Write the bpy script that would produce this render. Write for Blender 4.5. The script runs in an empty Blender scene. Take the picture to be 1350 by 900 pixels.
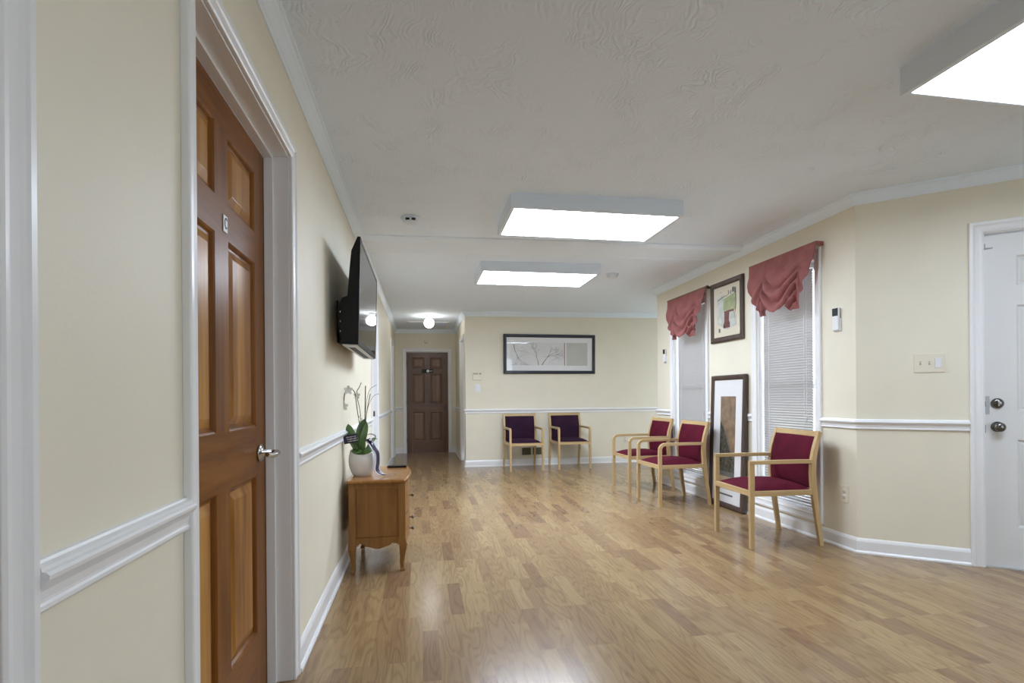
import bpy, bmesh, math, random
from mathutils import Vector, Matrix
random.seed(7)
C = bpy.context.scene
COL = C.collection
PI = math.pi

# ------------------------------------------------------------------ camera, world, exposure
XL, XR, YF, YH = -0.505, 3.0, 8.3, 10.6       # left wall, window wall, far wall, hall end
F_PX, PSI, ROLL, EYE = 695.0, math.atan(120 / 695.0), 0.0075, 1.11
cam = bpy.data.cameras.new('camera')
cam.sensor_width = 36.0
cam.lens = 36.0 * F_PX / 1350.0
cam.shift_y = (522.1 - 450.0) / 1350.0
cam.clip_start = 0.02
camo = bpy.data.objects.new('camera', cam)
COL.objects.link(camo)
fw = Vector((math.sin(PSI), math.cos(PSI), 0)); rt = Vector((math.cos(PSI), -math.sin(PSI), 0)); up = Vector((0, 0, 1))
r2 = rt * math.cos(ROLL) - up * math.sin(ROLL); u2 = up * math.cos(ROLL) + rt * math.sin(ROLL)
M = Matrix((( r2.x, u2.x, -fw.x, 0), (r2.y, u2.y, -fw.y, 0), (r2.z, u2.z, -fw.z, EYE), (0, 0, 0, 1)))
camo.matrix_world = M
C.camera = camo
C.view_settings.view_transform = 'Standard'
C.view_settings.look = 'None'
C.view_settings.gamma = 1.0
C.view_settings.use_curve_mapping = False
C.view_settings.exposure = 0.09
PANEL_L, GLOBE_L, SKY_L = (20.5, 30.0, 12.8), 23.0, 5.8    # box lights near to far, hall globe, sky
w = bpy.data.worlds.new('sky'); C.world = w; w.use_nodes = True
bg = w.node_tree.nodes['Background']
bg.inputs[0].default_value = (0.86, 0.95, 1.07, 1); bg.inputs[1].default_value = SKY_L
C.cycles.use_denoising = True; C.cycles.denoising_input_passes = 'RGB_ALBEDO_NORMAL'; C.cycles.use_guiding = True; C.cycles.guiding_training_samples = 32
C.cycles.max_bounces = 12; C.cycles.diffuse_bounces = 8; C.cycles.transparent_max_bounces = 16
C.cycles.sample_clamp_indirect = 4.0

# ------------------------------------------------------------------ materials
def srgb(r, g, b):
    f = lambda c: (c / 255 / 12.92) if c <= 10 else ((c / 255 + 0.055) / 1.055) ** 2.4
    return (f(r), f(g), f(b), 1)

class NT:
    def __init__(s, name):
        s.m = bpy.data.materials.new(name); s.m.use_nodes = True
        s.t = s.m.node_tree; s.p = s.t.nodes['Principled BSDF']; s.out = s.t.nodes['Material Output']
    def n(s, kind, **kw):
        nd = s.t.nodes.new(kind)
        for k, v in kw.items():
            if k in nd.inputs.keys(): nd.inputs[k].default_value = v
            else: setattr(nd, k, v)
        return nd
    def l(s, a, b): s.t.links.new(a, b)
    def coords(s, scale=(1, 1, 1), rot=(0, 0, 0), kind='Object'):
        tc = s.n('ShaderNodeTexCoord'); mp = s.n('ShaderNodeMapping')
        mp.inputs['Scale'].default_value = scale; mp.inputs['Rotation'].default_value = rot
        s.l(tc.outputs[kind], mp.inputs['Vector']); return mp.outputs['Vector']
    def bump(s, h, strength, dist=0.01):
        b = s.n('ShaderNodeBump', Strength=strength, Distance=dist); s.l(h, b.inputs['Height']); s.l(b.outputs[0], s.p.inputs['Normal'])
    def ramp(s, fac, stops):
        r = s.n('ShaderNodeValToRGB'); cr = r.color_ramp
        while len(cr.elements) < len(stops): cr.elements.new(0.5)
        for e, (p, c) in zip(cr.elements, stops): e.position = p; e.color = c
        s.l(fac, r.inputs[0]); return r.outputs[0]

def plain(name, col, rough=0.5, metal=0.0, bump=0.0, bscale=200, spec=0.5, var=0.06, coat=0.0, ns=4.0):
    k = NT(name); k.p.inputs['Roughness'].default_value = rough; k.p.inputs['Metallic'].default_value = metal
    k.p.inputs['Specular IOR Level'].default_value = spec
    if coat: k.p.inputs['Coat Weight'].default_value = coat; k.p.inputs['Coat Roughness'].default_value = 0.012
    v = k.coords()
    nz = k.n('ShaderNodeTexNoise', Scale=ns, Detail=4.0); k.l(v, nz.inputs['Vector'])
    a = tuple(c * (1 - var) for c in col[:3]) + (1,); b = tuple(min(1, c * (1 + var)) for c in col[:3]) + (1,)
    k.l(k.ramp(nz.outputs['Fac'], [(0.3, a), (0.7, b)]), k.p.inputs['Base Color'])
    if bump:
        n2 = k.n('ShaderNodeTexNoise', Scale=bscale, Detail=2.0); k.l(v, n2.inputs['Vector']); k.bump(n2.outputs['Fac'], bump, 0.002)
    return k.m

def wood(name, stops, scale=(18, 18, 1.3), rough=0.3, grain=0.5, bump=0.06, coat=0.0, spec=0.5):
    """stretched-noise wood; scale is small along the grain"""
    k = NT(name); k.p.inputs['Roughness'].default_value = rough; k.p.inputs['Specular IOR Level'].default_value = spec
    v = k.coords(scale)
    n1 = k.n('ShaderNodeTexNoise', Scale=1.0, Detail=5.0, Roughness=0.55, Distortion=0.6); k.l(v, n1.inputs['Vector'])
    v2 = k.coords(tuple(c * 7 for c in scale))
    n2 = k.n('ShaderNodeTexNoise', Scale=1.0, Detail=3.0); k.l(v2, n2.inputs['Vector'])
    mx = k.n('ShaderNodeMath', operation='MULTIPLY_ADD'); k.l(n2.outputs['Fac'], mx.inputs[0]); mx.inputs[1].default_value = grain * 0.5
    ad = k.n('ShaderNodeMath', operation='SUBTRACT'); k.l(n1.outputs['Fac'], ad.inputs[0]); ad.inputs[1].default_value = grain * 0.25
    k.l(ad.outputs[0], mx.inputs[2])
    k.l(k.ramp(mx.outputs[0], stops), k.p.inputs['Base Color'])
    k.bump(n2.outputs['Fac'], bump, 0.002)
    if coat: k.p.inputs['Coat Weight'].default_value = coat; k.p.inputs['Coat Roughness'].default_value = 0.15
    return k.m

def emit(name, col, strength):
    k = NT(name); k.t.nodes.remove(k.p)
    e = k.n('ShaderNodeEmission', Strength=strength); e.inputs[0].default_value = col; k.l(e.outputs[0], k.out.inputs[0]); return k.m

MT = {}
MT['wall'] = plain('cream_wall_paint', (0.78, 0.73, 0.60, 1), 0.55, bump=0.15, bscale=90, var=0.02)
MT['trim'] = plain('white_trim_paint', (0.82, 0.82, 0.83, 1), 0.3, var=0.01)
MT['ceiling_trim'] = plain('ceiling_moulding_paint', (0.80, 0.885, 0.97, 1), 0.45, var=0.01)
MT['steel_door'] = plain('white_door_paint', (0.74, 0.74, 0.74, 1), 0.35, var=0.01)
def ceiling_mat():
    k = NT('stomped_ceiling'); k.p.inputs['Roughness'].default_value = 0.8
    k.p.inputs['Base Color'].default_value = (0.81, 0.895, 0.99, 1)
    v = k.coords()
    nz = k.n('ShaderNodeTexNoise', Scale=3.0, Detail=2.0); k.l(v, nz.inputs['Vector'])
    mp = k.n('ShaderNodeMix', data_type='VECTOR'); mp.inputs['Factor'].default_value = 0.35
    k.l(v, mp.inputs['A']); k.l(nz.outputs['Color'], mp.inputs['B'])
    wv = k.n('ShaderNodeTexWave', Scale=14.0, Distortion=12.0, Detail=3.0); wv.inputs['Detail Scale'].default_value = 1.5
    k.l(mp.outputs['Result'], wv.inputs['Vector'])
    n2 = k.n('ShaderNodeTexNoise', Scale=5.0, Detail=2.0); k.l(v, n2.inputs['Vector'])
    mk = k.ramp(n2.outputs['Fac'], [(0.42, (0, 0, 0, 1)), (0.62, (1, 1, 1, 1))])
    m = k.n('ShaderNodeMath', operation='MULTIPLY'); k.l(wv.outputs['Fac'], m.inputs[0]); k.l(mk, m.inputs[1])
    k.bump(m.outputs[0], 0.75, 0.004); return k.m
MT['ceiling'] = ceiling_mat()
def floor_mat():
    k = NT('oak_strip_laminate')
    tc = k.n('ShaderNodeTexCoord'); sp = k.n('ShaderNodeSeparateXYZ'); cb = k.n('ShaderNodeCombineXYZ')
    k.l(tc.outputs['Object'], sp.inputs[0]); k.l(sp.outputs['Y'], cb.inputs['X']); k.l(sp.outputs['X'], cb.inputs['Y'])
    br = k.n('ShaderNodeTexBrick', Scale=1.0); br.offset = 0.37; br.offset_frequency = 3; br.squash = 1.0
    br.inputs['Brick Width'].default_value = 0.45; br.inputs['Row Height'].default_value = 0.072
    br.inputs['Mortar Size'].default_value = 0.0007; br.inputs['Mortar Smooth'].default_value = 0.3
    br.inputs['Color1'].default_value = (0, 0, 0, 1); br.inputs['Color2'].default_value = (1, 1, 1, 1); br.inputs['Mortar'].default_value = (0.35, 0.35, 0.35, 1)
    k.l(cb.outputs[0], br.inputs['Vector'])
    off = k.n('ShaderNodeVectorMath', operation='MULTIPLY'); k.l(br.outputs['Color'], off.inputs[0]); off.inputs[1].default_value = (31, 17, 7)
    def grain(scale):
        ms = k.n('ShaderNodeVectorMath', operation='MULTIPLY'); k.l(tc.outputs['Object'], ms.inputs[0]); ms.inputs[1].default_value = scale
        ad = k.n('ShaderNodeVectorMath', operation='ADD'); k.l(ms.outputs[0], ad.inputs[0]); k.l(off.outputs[0], ad.inputs[1]); return ad.outputs[0]
    cn = k.n('ShaderNodeTexNoise', Scale=1.0, Detail=1.2, Roughness=0.4); k.l(grain((12.0, 1.7, 1)), cn.inputs['Vector'])
    cm = k.n('ShaderNodeMath', operation='MULTIPLY'); k.l(cn.outputs['Fac'], cm.inputs[0]); cm.inputs[1].default_value = 10.0
    wv = k.n('ShaderNodeMath', operation='PINGPONG'); k.l(cm.outputs[0], wv.inputs[0]); wv.inputs[1].default_value = 0.5
    nz = k.n('ShaderNodeTexNoise', Scale=1.0, Detail=5.0, Roughness=0.6); k.l(grain((150, 7, 1)), nz.inputs['Vector'])
    base = k.ramp(br.outputs['Color'], [(0.0, (0.225, 0.133, 0.072, 1)), (0.25, (0.29, 0.186, 0.096, 1)), (0.7, (0.325, 0.216, 0.109, 1)), (1.0, (0.365, 0.252, 0.129, 1))])
    g1 = k.ramp(wv.outputs[0], [(0.0, (0.72, 0.68, 0.64, 1)), (0.22, (0.98, 0.98, 0.98, 1)), (0.5, (1.04, 1.04, 1.04, 1))])
    g2 = k.ramp(nz.outputs['Fac'], [(0.3, (0.80, 0.77, 0.74, 1)), (0.6, (1.05, 1.05, 1.05, 1))])
    m1 = k.n('ShaderNodeMix', data_type='RGBA', blend_type='MULTIPLY'); m1.inputs['Factor'].default_value = 0.75
    k.l(base, m1.inputs['A']); k.l(g1, m1.inputs['B'])
    m2 = k.n('ShaderNodeMix', data_type='RGBA', blend_type='MULTIPLY'); m2.inputs['Factor'].default_value = 0.8
    k.l(m1.outputs['Result'], m2.inputs['A']); k.l(g2, m2.inputs['B'])
    k.l(m2.outputs['Result'], k.p.inputs['Base Color'])
    k.p.inputs['Roughness'].default_value = 0.21; k.p.inputs['Specular IOR Level'].default_value = 0.5
    return k.m
MT['floor'] = floor_mat()
ST = [(0.25, (0.105, 0.033, 0.005, 1)), (0.5, (0.20, 0.072, 0.011, 1)), (0.75, (0.27, 0.108, 0.02, 1))]
PT = [(0.25, (0.17, 0.058, 0.009, 1)), (0.5, (0.36, 0.16, 0.032, 1)), (0.7, (0.47, 0.245, 0.06, 1))]
MT['door_v'] = wood('amber_door_stile', ST, (14, 14, 0.9), 0.33, spec=0.16)
MT['door_h'] = wood('amber_door_rail', ST, (0.9, 14, 14), 0.33, spec=0.16)
MT['door_p'] = wood('amber_door_panel', PT, (11, 11, 0.7), 0.30, spec=0.16)
SB = [(0.25, (0.085, 0.042, 0.026, 1)), (0.5, (0.135, 0.07, 0.042, 1)), (0.75, (0.18, 0.095, 0.058, 1))]
PB = [(0.2, (0.10, 0.05, 0.03, 1)), (0.5, (0.18, 0.098, 0.06, 1)), (0.8, (0.24, 0.14, 0.09, 1))]
MT['brown_v'] = wood('brown_door_stile', SB, (14, 14, 0.9), 0.35)
MT['brown_h'] = wood('brown_door_rail', SB, (0.9, 14, 14), 0.35)
MT['brown_p'] = wood('brown_door_panel', PB, (11, 11, 0.7), 0.35)
OK_ = [(0.2, (0.42, 0.275, 0.12, 1)), (0.5, (0.53, 0.37, 0.18, 1)), (0.8, (0.61, 0.44, 0.235, 1))]
MT['oak_v'] = wood('blond_oak_upright', OK_, (30, 30, 2.2), 0.32)
MT['oak_h'] = wood('blond_oak_lengthwise', OK_, (30, 2.2, 30), 0.32)
MT['oak_x'] = wood('blond_oak_crosswise', OK_, (2.2, 30, 30), 0.32)
CH = [(0.2, (0.155, 0.066, 0.02, 1)), (0.5, (0.25, 0.115, 0.034, 1)), (0.8, (0.32, 0.16, 0.053, 1))]
MT['chest'] = wood('cherry_chest', CH, (16, 16, 1.2), 0.34, spec=0.25)
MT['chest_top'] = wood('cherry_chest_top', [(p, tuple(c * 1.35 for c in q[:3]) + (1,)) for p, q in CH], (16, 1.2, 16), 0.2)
def fabric(name, col):
    k = NT(name); k.p.inputs['Roughness'].default_value = 0.85
    v = k.coords(); nz = k.n('ShaderNodeTexNoise', Scale=9.0, Detail=4.0); k.l(v, nz.inputs['Vector'])
    k.l(k.ramp(nz.outputs['Fac'], [(0.3, tuple(c * 0.8 for c in col[:3]) + (1,)), (0.7, tuple(c * 1.2 for c in col[:3]) + (1,))]), k.p.inputs['Base Color'])
    k.p.inputs['Specular IOR Level'].default_value = 0.15; k.p.inputs['Sheen Weight'].default_value = 0.10; k.p.inputs['Sheen Roughness'].default_value = 0.4
    k.p.inputs['Sheen Tint'].default_value = tuple(min(1, c * 4 + 0.05) for c in col[:3]) + (1,)
    n2 = k.n('ShaderNodeTexNoise', Scale=700.0); k.l(v, n2.inputs['Vector']); k.bump(n2.outputs['Fac'], 0.2, 0.001); return k.m
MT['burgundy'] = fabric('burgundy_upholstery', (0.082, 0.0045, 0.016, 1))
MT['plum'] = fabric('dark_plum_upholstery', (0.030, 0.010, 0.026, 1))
MT['rose'] = fabric('dusty_rose_cloth', (0.30, 0.112, 0.106, 1))
MT['black'] = plain('black_plastic', (0.006, 0.006, 0.0065, 1), 0.45, spec=0.25)
MT['black_gloss'] = plain('glossy_black_screen', (0.02, 0.02, 0.022, 1), 0.025, spec=0.35)
MT['silver'] = plain('silver_grey_plastic', (0.45, 0.45, 0.46, 1), 0.4)
MT['chrome'] = plain('brushed_nickel', (0.55, 0.54, 0.52, 1), 0.2, 1.0)
MT['dark_metal'] = plain('aged_dark_metal', (0.17, 0.16, 0.15, 1), 0.22, 0.9)
MT['bronze'] = plain('bronze_rod_metal', (0.16, 0.11, 0.06, 1), 0.4, 0.8)
MT['white_plastic'] = plain('white_plastic', (0.78, 0.78, 0.80, 1), 0.35, var=0.01)
MT['ivory'] = plain('ivory_plastic', (0.76, 0.70, 0.58, 1), 0.4, var=0.01)
MT['ivory_dark'] = plain('tan_plastic', (0.36, 0.32, 0.25, 1), 0.5)
MT['grille_dark'] = plain('dark_olive_grille', (0.11, 0.10, 0.06, 1), 0.6)
MT['fixture'] = plain('white_fixture_enamel', (0.72, 0.78, 0.85, 1), 0.4, var=0.01)
GLOW = [emit('fluorescent_diffuser', (0.86, 0.97, 1.13, 1), L) for L in PANEL_L]
MT['globe_glow'] = emit('lit_glass_globe', (1, 0.98, 0.95, 1), GLOBE_L)
MT['frame_navy'] = plain('navy_black_frame', (0.02, 0.022, 0.036, 1), 0.35)
MT['frame_brown'] = wood('dark_brown_frame', [(0.3, (0.045, 0.028, 0.022, 1)), (0.7, (0.095, 0.06, 0.048, 1))], (20, 20, 2), 0.35)
MT['mat_white'] = plain('white_mat_board', (0.72, 0.72, 0.73, 1), 0.6, var=0.01, coat=1.0)
MT['mat_cream'] = plain('cream_mat_board', (0.66, 0.60, 0.47, 1), 0.6, var=0.01, coat=0.5)
MT['pot'] = plain('matte_white_ceramic', (0.68, 0.66, 0.63, 1), 0.45, var=0.02)
MT['soil'] = plain('dark_potting_soil', (0.02, 0.018, 0.012, 1), 0.9)
MT['leaf'] = plain('orchid_leaf_green', (0.10, 0.19, 0.055, 1), 0.4, var=0.25)
MT['moss'] = plain('moss_green', (0.13, 0.27, 0.07, 1), 0.7, var=0.3)
MT['stem'] = plain('dark_olive_stem', (0.06, 0.07, 0.04, 1), 0.6)
MT['petal'] = plain('white_petal', (0.66, 0.65, 0.62, 1), 0.6)
MT['ribbon'] = plain('dark_plum_satin', (0.04, 0.032, 0.07, 1), 0.22)
MT['ribbon_edge'] = plain('silver_white_satin', (0.55, 0.54, 0.6, 1), 0.3)
MT['brick_red'] = plain('dark_red_ink', (0.16, 0.05, 0.045, 1), 0.6, coat=0.6)
MT['ink'] = plain('grey_ink', (0.10, 0.10, 0.10, 1), 0.6, coat=0.6)
MT['ink_pale'] = plain('pale_grey_ink', (0.36, 0.36, 0.36, 1), 0.6, coat=0.8)
MT['paper_grey'] = plain('warm_grey_paper', (0.48, 0.48, 0.44, 1), 0.6, coat=1.0)
MT['paper_pale'] = plain('pale_print_paper', (0.64, 0.64, 0.63, 1), 0.6, coat=1.0)
MT['art_brown'] = plain('umber_paint', (0.19, 0.125, 0.075, 1), 0.6, var=0.40, coat=0.5, ns=14.0)
MT['art_dark'] = plain('mottled_dark_paint', (0.055, 0.05, 0.035, 1), 0.6, var=0.85, coat=0.5, ns=40.0)
MT['art_tan'] = plain('tan_paint', (0.34, 0.26, 0.17, 1), 0.6, var=0.2, coat=0.5)
MT['art_green'] = plain('sage_paint', (0.33, 0.36, 0.19, 1), 0.6, var=0.2, coat=0.4, ns=16.0)
MT['art_maroon'] = plain('maroon_paint', (0.15, 0.045, 0.04, 1), 0.6, var=0.3, coat=0.4, ns=16.0)
MT['art_pale'] = plain('pale_grey_paint', (0.52, 0.53, 0.48, 1), 0.6, var=0.2, coat=0.4, ns=16.0)
MT['ext_wall'] = plain('white_siding', (0.72, 0.73, 0.74, 1), 0.7)
MT['ext_roof'] = plain('grey_shingles', (0.22, 0.22, 0.23, 1), 0.8)
MT['ground'] = plain('pale_concrete', (0.50, 0.50, 0.49, 1), 0.9, var=0.2)
def blind_mat():
    k = NT('white_blind_vinyl'); k.p.inputs['Base Color'].default_value = (0.57, 0.555, 0.55, 1); k.p.inputs['Roughness'].default_value = 0.4
    tr = k.n('ShaderNodeBsdfTranslucent'); tr.inputs[0].default_value = (0.66, 0.65, 0.65, 1)
    mx = k.n('ShaderNodeMixShader'); mx.inputs[0].default_value = 0.11
    k.l(k.p.outputs[0], mx.inputs[1]); k.l(tr.outputs[0], mx.inputs[2]); k.l(mx.outputs[0], k.out.inputs[0]); return k.m
MT['blind'] = blind_mat()
def glass_mat():
    k = NT('window_glass'); k.t.nodes.remove(k.p)
    t = k.n('ShaderNodeBsdfTransparent'); t.inputs[0].default_value = (0.95, 0.97, 0.97, 1)
    g = k.n('ShaderNodeBsdfGlossy', Roughness=0.02); mx = k.n('ShaderNodeMixShader'); mx.inputs[0].default_value = 0.05; k.l(t.outputs[0], mx.inputs[1]); k.l(g.outputs[0], mx.inputs[2])
    k.l(mx.outputs[0], k.out.inputs[0]); return k.m
MT['glass'] = glass_mat()

# ------------------------------------------------------------------ mesh helpers
class MB:
    def __init__(s): s.v = []; s.f = []; s.mi = []; s.sm = []
    def add(s, vs, fs, mi=0, smooth=False):
        o = len(s.v); s.v += [tuple(p) for p in vs]
        for f in fs: s.f.append(tuple(i + o for i in f)); s.mi.append(mi); s.sm.append(smooth)
        return s
    def box(s, a, b, mi=0):
        (x0, y0, z0), (x1, y1, z1) = [min(p, q) for p, q in zip(a, b)], [max(p, q) for p, q in zip(a, b)]
        vs = [(x0, y0, z0), (x1, y0, z0), (x1, y1, z0), (x0, y1, z0), (x0, y0, z1), (x1, y0, z1), (x1, y1, z1), (x0, y1, z1)]
        return s.add(vs, [(0, 3, 2, 1), (4, 5, 6, 7), (0, 1, 5, 4), (1, 2, 6, 5), (2, 3, 7, 6), (3, 0, 4, 7)], mi)
    def prism(s, poly, axis, a, b, mi=0, smooth=False):
        """poly: 2-D points in the two other axes (x,y,z order kept), extruded along axis from a to b"""
        def P(p, t):
            return {'x': (t, p[0], p[1]), 'y': (p[0], t, p[1]), 'z': (p[0], p[1], t)}[axis]
        n = len(poly); vs = [P(p, a) for p in poly] + [P(p, b) for p in poly]
        s.add(vs, [tuple(range(n))[::-1], tuple(range(n, 2 * n))], mi)
        return s.add(vs, [(i, (i + 1) % n, n + (i + 1) % n, n + i) for i in range(n)], mi, smooth)
    def loft(s, rings, mi=0, smooth=True, caps=True, closed=True):
        n = len(rings[0]); vs = [p for r in rings for p in r]; fs = []
        for i in range(len(rings) - 1):
            for j in range(n if closed else n - 1):
                k = (j + 1) % n; fs.append((i * n + j, i * n + k, (i + 1) * n + k, (i + 1) * n + j))
        s.add(vs, fs, mi, smooth)
        if caps: s.add(vs, [tuple(range(n))[::-1], tuple(range((len(rings) - 1) * n, len(rings) * n))], mi)
        return s
    def lathe(s, prof, c=(0, 0, 0), axis='z', n=28, mi=0, smooth=True):
        rings = []
        for r, h in prof:
            ring = []
            for i in range(n):
                a = 2 * PI * i / n; p, q = r * math.cos(a), r * math.sin(a)
                d = {'z': (p, q, h), 'x': (h, p, q), 'y': (p, h, q)}[axis]
                ring.append((c[0] + d[0], c[1] + d[1], c[2] + d[2]))
            rings.append(ring)
        return s.loft(rings, mi, smooth)
    def tube(s, pts, r, n=8, mi=0):
        pts = [Vector(p) for p in pts]; rings = []
        rr = r if isinstance(r, (list, tuple)) else [r] * len(pts)
        ref = None
        for i, p in enumerate(pts):
            t = (pts[min(i + 1, len(pts) - 1)] - pts[max(i - 1, 0)]).normalized()
            if ref is None: ref = t.orthogonal().normalized()
            ref = (ref - t * ref.dot(t)).normalized(); b = t.cross(ref)
            rings.append([p + (ref * math.cos(2 * PI * k / n) + b * math.sin(2 * PI * k / n)) * rr[i] for k in range(n)])
        return s.loft(rings, mi, True)
    def ellipsoid(s, c, rx, ry, rz, n=14, m=8, mi=0):
        prof = [(math.sin(PI * i / m), -math.cos(PI * i / m)) for i in range(m + 1)]
        prof[0] = (0.01, -1); prof[-1] = (0.01, 1)
        rings = [[(c[0] + r * rx * math.cos(2 * PI * k / n), c[1] + r * ry * math.sin(2 * PI * k / n), c[2] + h * rz) for k in range(n)] for r, h in prof]
        return s.loft(rings, mi, True)
    def build(s, name, mats, parent=None, world=False, bevel=0.0, seg=2, smooth_all=False):
        me = bpy.data.meshes.new(name)
        off = Vector(parent.location) if (world and parent is not None) else Vector((0, 0, 0))
        me.from_pydata([tuple(Vector(p) - off) for p in s.v], [], s.f)
        if not isinstance(mats, (list, tuple)): mats = [mats]
        for m in mats: me.materials.append(m)
        for p, mi, sm in zip(me.polygons, s.mi, s.sm): p.material_index = mi; p.use_smooth = sm or smooth_all
        bm = bmesh.new(); bm.from_mesh(me); bmesh.ops.recalc_face_normals(bm, faces=bm.faces); bm.to_mesh(me); bm.free()
        o = bpy.data.objects.new(name, me); COL.objects.link(o)
        if parent is not None: o.parent = parent
        if bevel:
            b = o.modifiers.new('edge', 'BEVEL'); b.width = bevel; b.segments = seg; b.limit_method = 'ANGLE'; b.angle_limit = math.radians(40)
        return o

def tag(o, label, cat, group=None, kind=None):
    o['label'] = label; o['category'] = cat
    if group: o['group'] = group
    if kind: o['kind'] = kind
    return o
def thing(name, label, cat, loc=(0, 0, 0), rz=0.0, group=None):
    o = bpy.data.objects.new(name, None); COL.objects.link(o); o.empty_display_size = 0.1
    o.location = loc; o.rotation_euler = (0, 0, rz); return tag(o, label, cat, group)
def place(o, loc, rz=0.0): o.location = loc; o.rotation_euler = (0, 0, rz); return o

def offsets(path, closed):
    """mitred left-hand unit offsets of a 2-D polyline"""
    n = len(path); out = []
    def nrm(a, b):
        d = Vector((b[0] - a[0], b[1] - a[1])).normalized(); return Vector((-d.y, d.x))
    for i in range(n):
        p = path[i]; pr = path[i - 1] if (i > 0 or closed) else None; nx = path[(i + 1) % n] if (i < n - 1 or closed) else None
        if pr is None: m = nrm(p, nx)
        elif nx is None: m = nrm(pr, p)
        else:
            a, b = nrm(pr, p), nrm(p, nx); m = (a + b) / (1 + a.dot(b))
        out.append(m)
    return out
def sweep(mb, prof, path, fn, closed=False, mi=0):
    """prof: (across, depth) ring; fn(p2, depth, i) -> 3-D point"""
    mm = offsets(path, closed); rings = []
    for i, (p, m) in enumerate(zip(path, mm)):
        rings.append([fn((p[0] + m.x * a, p[1] + m.y * a), b, i) for a, b in prof])
    if closed: rings.append(rings[0])
    return mb.loft(rings, mi, False, not closed)

# ------------------------------------------------------------------ room shell
K = (3.0, 3.224); DANG = math.radians(-38.24); DD = (math.cos(DANG), math.sin(DANG))
E2 = (K[0] + DD[0] * 2.3, K[1] + DD[1] * 2.3)       # end of the diagonal wall
YB, XA, YC = -3.0, 5.2, 6.36                        # wall behind, alcove side, outer corner
def zc(x, y):
    t = min(1, max(0, (y - K[1]) / (YC - K[1]))); return 2.44 + (0.017 + (0.008 - 0.017) * t) * (x - XL)
def patch(mb, q, n, m, zf):
    vs = []
    for i in range(n + 1):
        for j in range(m + 1):
            a, b = i / n, j / m
            x = (1 - a) * ((1 - b) * q[0][0] + b * q[3][0]) + a * ((1 - b) * q[1][0] + b * q[2][0])
            y = (1 - a) * ((1 - b) * q[0][1] + b * q[3][1]) + a * ((1 - b) * q[1][1] + b * q[2][1])
            vs.append((x, y, zf(x, y)))
    mb.add(vs, [(i * (m + 1) + j, (i + 1) * (m + 1) + j, (i + 1) * (m + 1) + j + 1, i * (m + 1) + j + 1) for i in range(n) for j in range(m)])
e = 0.02
XO = XL - .15
QUADS = [[(XO, YB), (E2[0] + .1, YB), (E2[0] + .1, E2[1] + .1), (XO, E2[1] + .1)],
         [(XO, E2[1] + .1), (E2[0] + .1, E2[1] + .1), (K[0] + .13, K[1] + .06), (XO, K[1] + .06)],
         [(XO, K[1] + .06), (XR + .13, K[1] + .06), (XR + .13, YC), (XO, YC)],
         [(XO, YC), (XA + .05, YC), (XA + .05, YF), (XO, YF)],
         [(XO, YF), (0.75, YF), (0.75, YH + .14), (XO, YH + .14)]]
mb = MB()
for q in QUADS: patch(mb, q, 6, 6, lambda x, y: 0.0)
tag(mb.build('floor', MT['floor']), 'blond oak strip laminate floor', 'floor', kind='structure')
mb = MB()
for q in QUADS: patch(mb, q, 8, 8, zc)
o = mb.build('ceiling', MT['ceiling']); tag(o, 'pale grey ceiling with stomped plaster texture', 'ceiling', kind='structure')

HW = 2.56
def wall(name, label, loc, rz, length, t, holes, x0=0.0, hw=HW):
    """local x along the wall, room on the -y side; holes (x0,x1,z0,z1) sorted"""
    mb = MB(); x = x0
    for (a, b, c, d) in holes:
        if a > x: mb.box((x, 0, 0), (a, t, hw))
        if c > 0: mb.box((a, 0, 0), (b, t, c))
        mb.box((a, 0, d), (b, t, hw)); x = b
    mb.box((x, 0, 0), (length, t, hw))
    o = place(mb.build(name, MT['wall']), loc, rz); return tag(o, label, 'wall', kind='structure')
R90 = PI / 2
DA, D1, DC, DE = (-0.19, 0.72), (1.295, 2.19), (5.635, 6.28), (9.22, 9.93)
J = 0.018
FL, FRR, FD, FF, FH, FHR = ((XL, 0, 0), R90), ((XR, YC, 0), -R90), ((K[0], K[1], 0), DANG), ((0, YF, 0), 0), ((0, YH, 0), 0), ((0.69, YH, 0), -R90)
wall('wall_left', 'long cream wall with wooden door and television', *FL, YH + .12, 0.12, [(a - J, b + J, 0, h + J) for (a, b), h in ((DA, 2.055), (D1, 2.055), (DC, 2.055), (DE, 2.055))], x0=YB - .12)
W2, W1 = (3.605, 4.317), (5.195, 5.92)      # window openings in world y
WZ0, WZ1 = 0.19, 2.16
wall('wall_right', 'cream wall with two tall windows', *FRR, YC - K[1], 0.16, [(YC - b, YC - a, WZ0, WZ1) for a, b in (W1, W2)])
SD = (0.69, 1.60); SDH = 2.12
wall('wall_entry', 'angled cream wall holding the white entry door', *FD, 2.3, 0.14, [(SD[0] - J, SD[1] + J, 0, SDH + J)], x0=0.0)
wall('wall_far', 'cream wall behind the two plum chairs', *FF, XA + .1, 0.10, [], x0=0.69)
HD = (-0.282, 0.538); HDH = 2.0
wall('wall_hall', 'narrow cream wall around the brown hall door', *FH, 0.69 + .1, 0.12, [(HD[0] - J, HD[1] + J, 0, HDH + J)], x0=XL - .0)
HR = (YH - 9.2, YH - 8.49)
wall('wall_passage', 'right cream side of the hall', *FHR, YH - YF - .10, 0.10, [(HR[0] - J, HR[1] + J, 0, 2.055 + J)])
wall('wall_return', 'cream wall face hidden round the outer corner', (XR, YC, 0), PI, -0.162, 0.158, [], x0=-(XA - XR))
wall('wall_alcove', 'cream side wall of the alcove', (XA, YF, 0), -R90, YF - YC, 0.1, [(.35, 1.75, .4, 2.15)], x0=-.1)  # hole cut for the added alcove window
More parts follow.
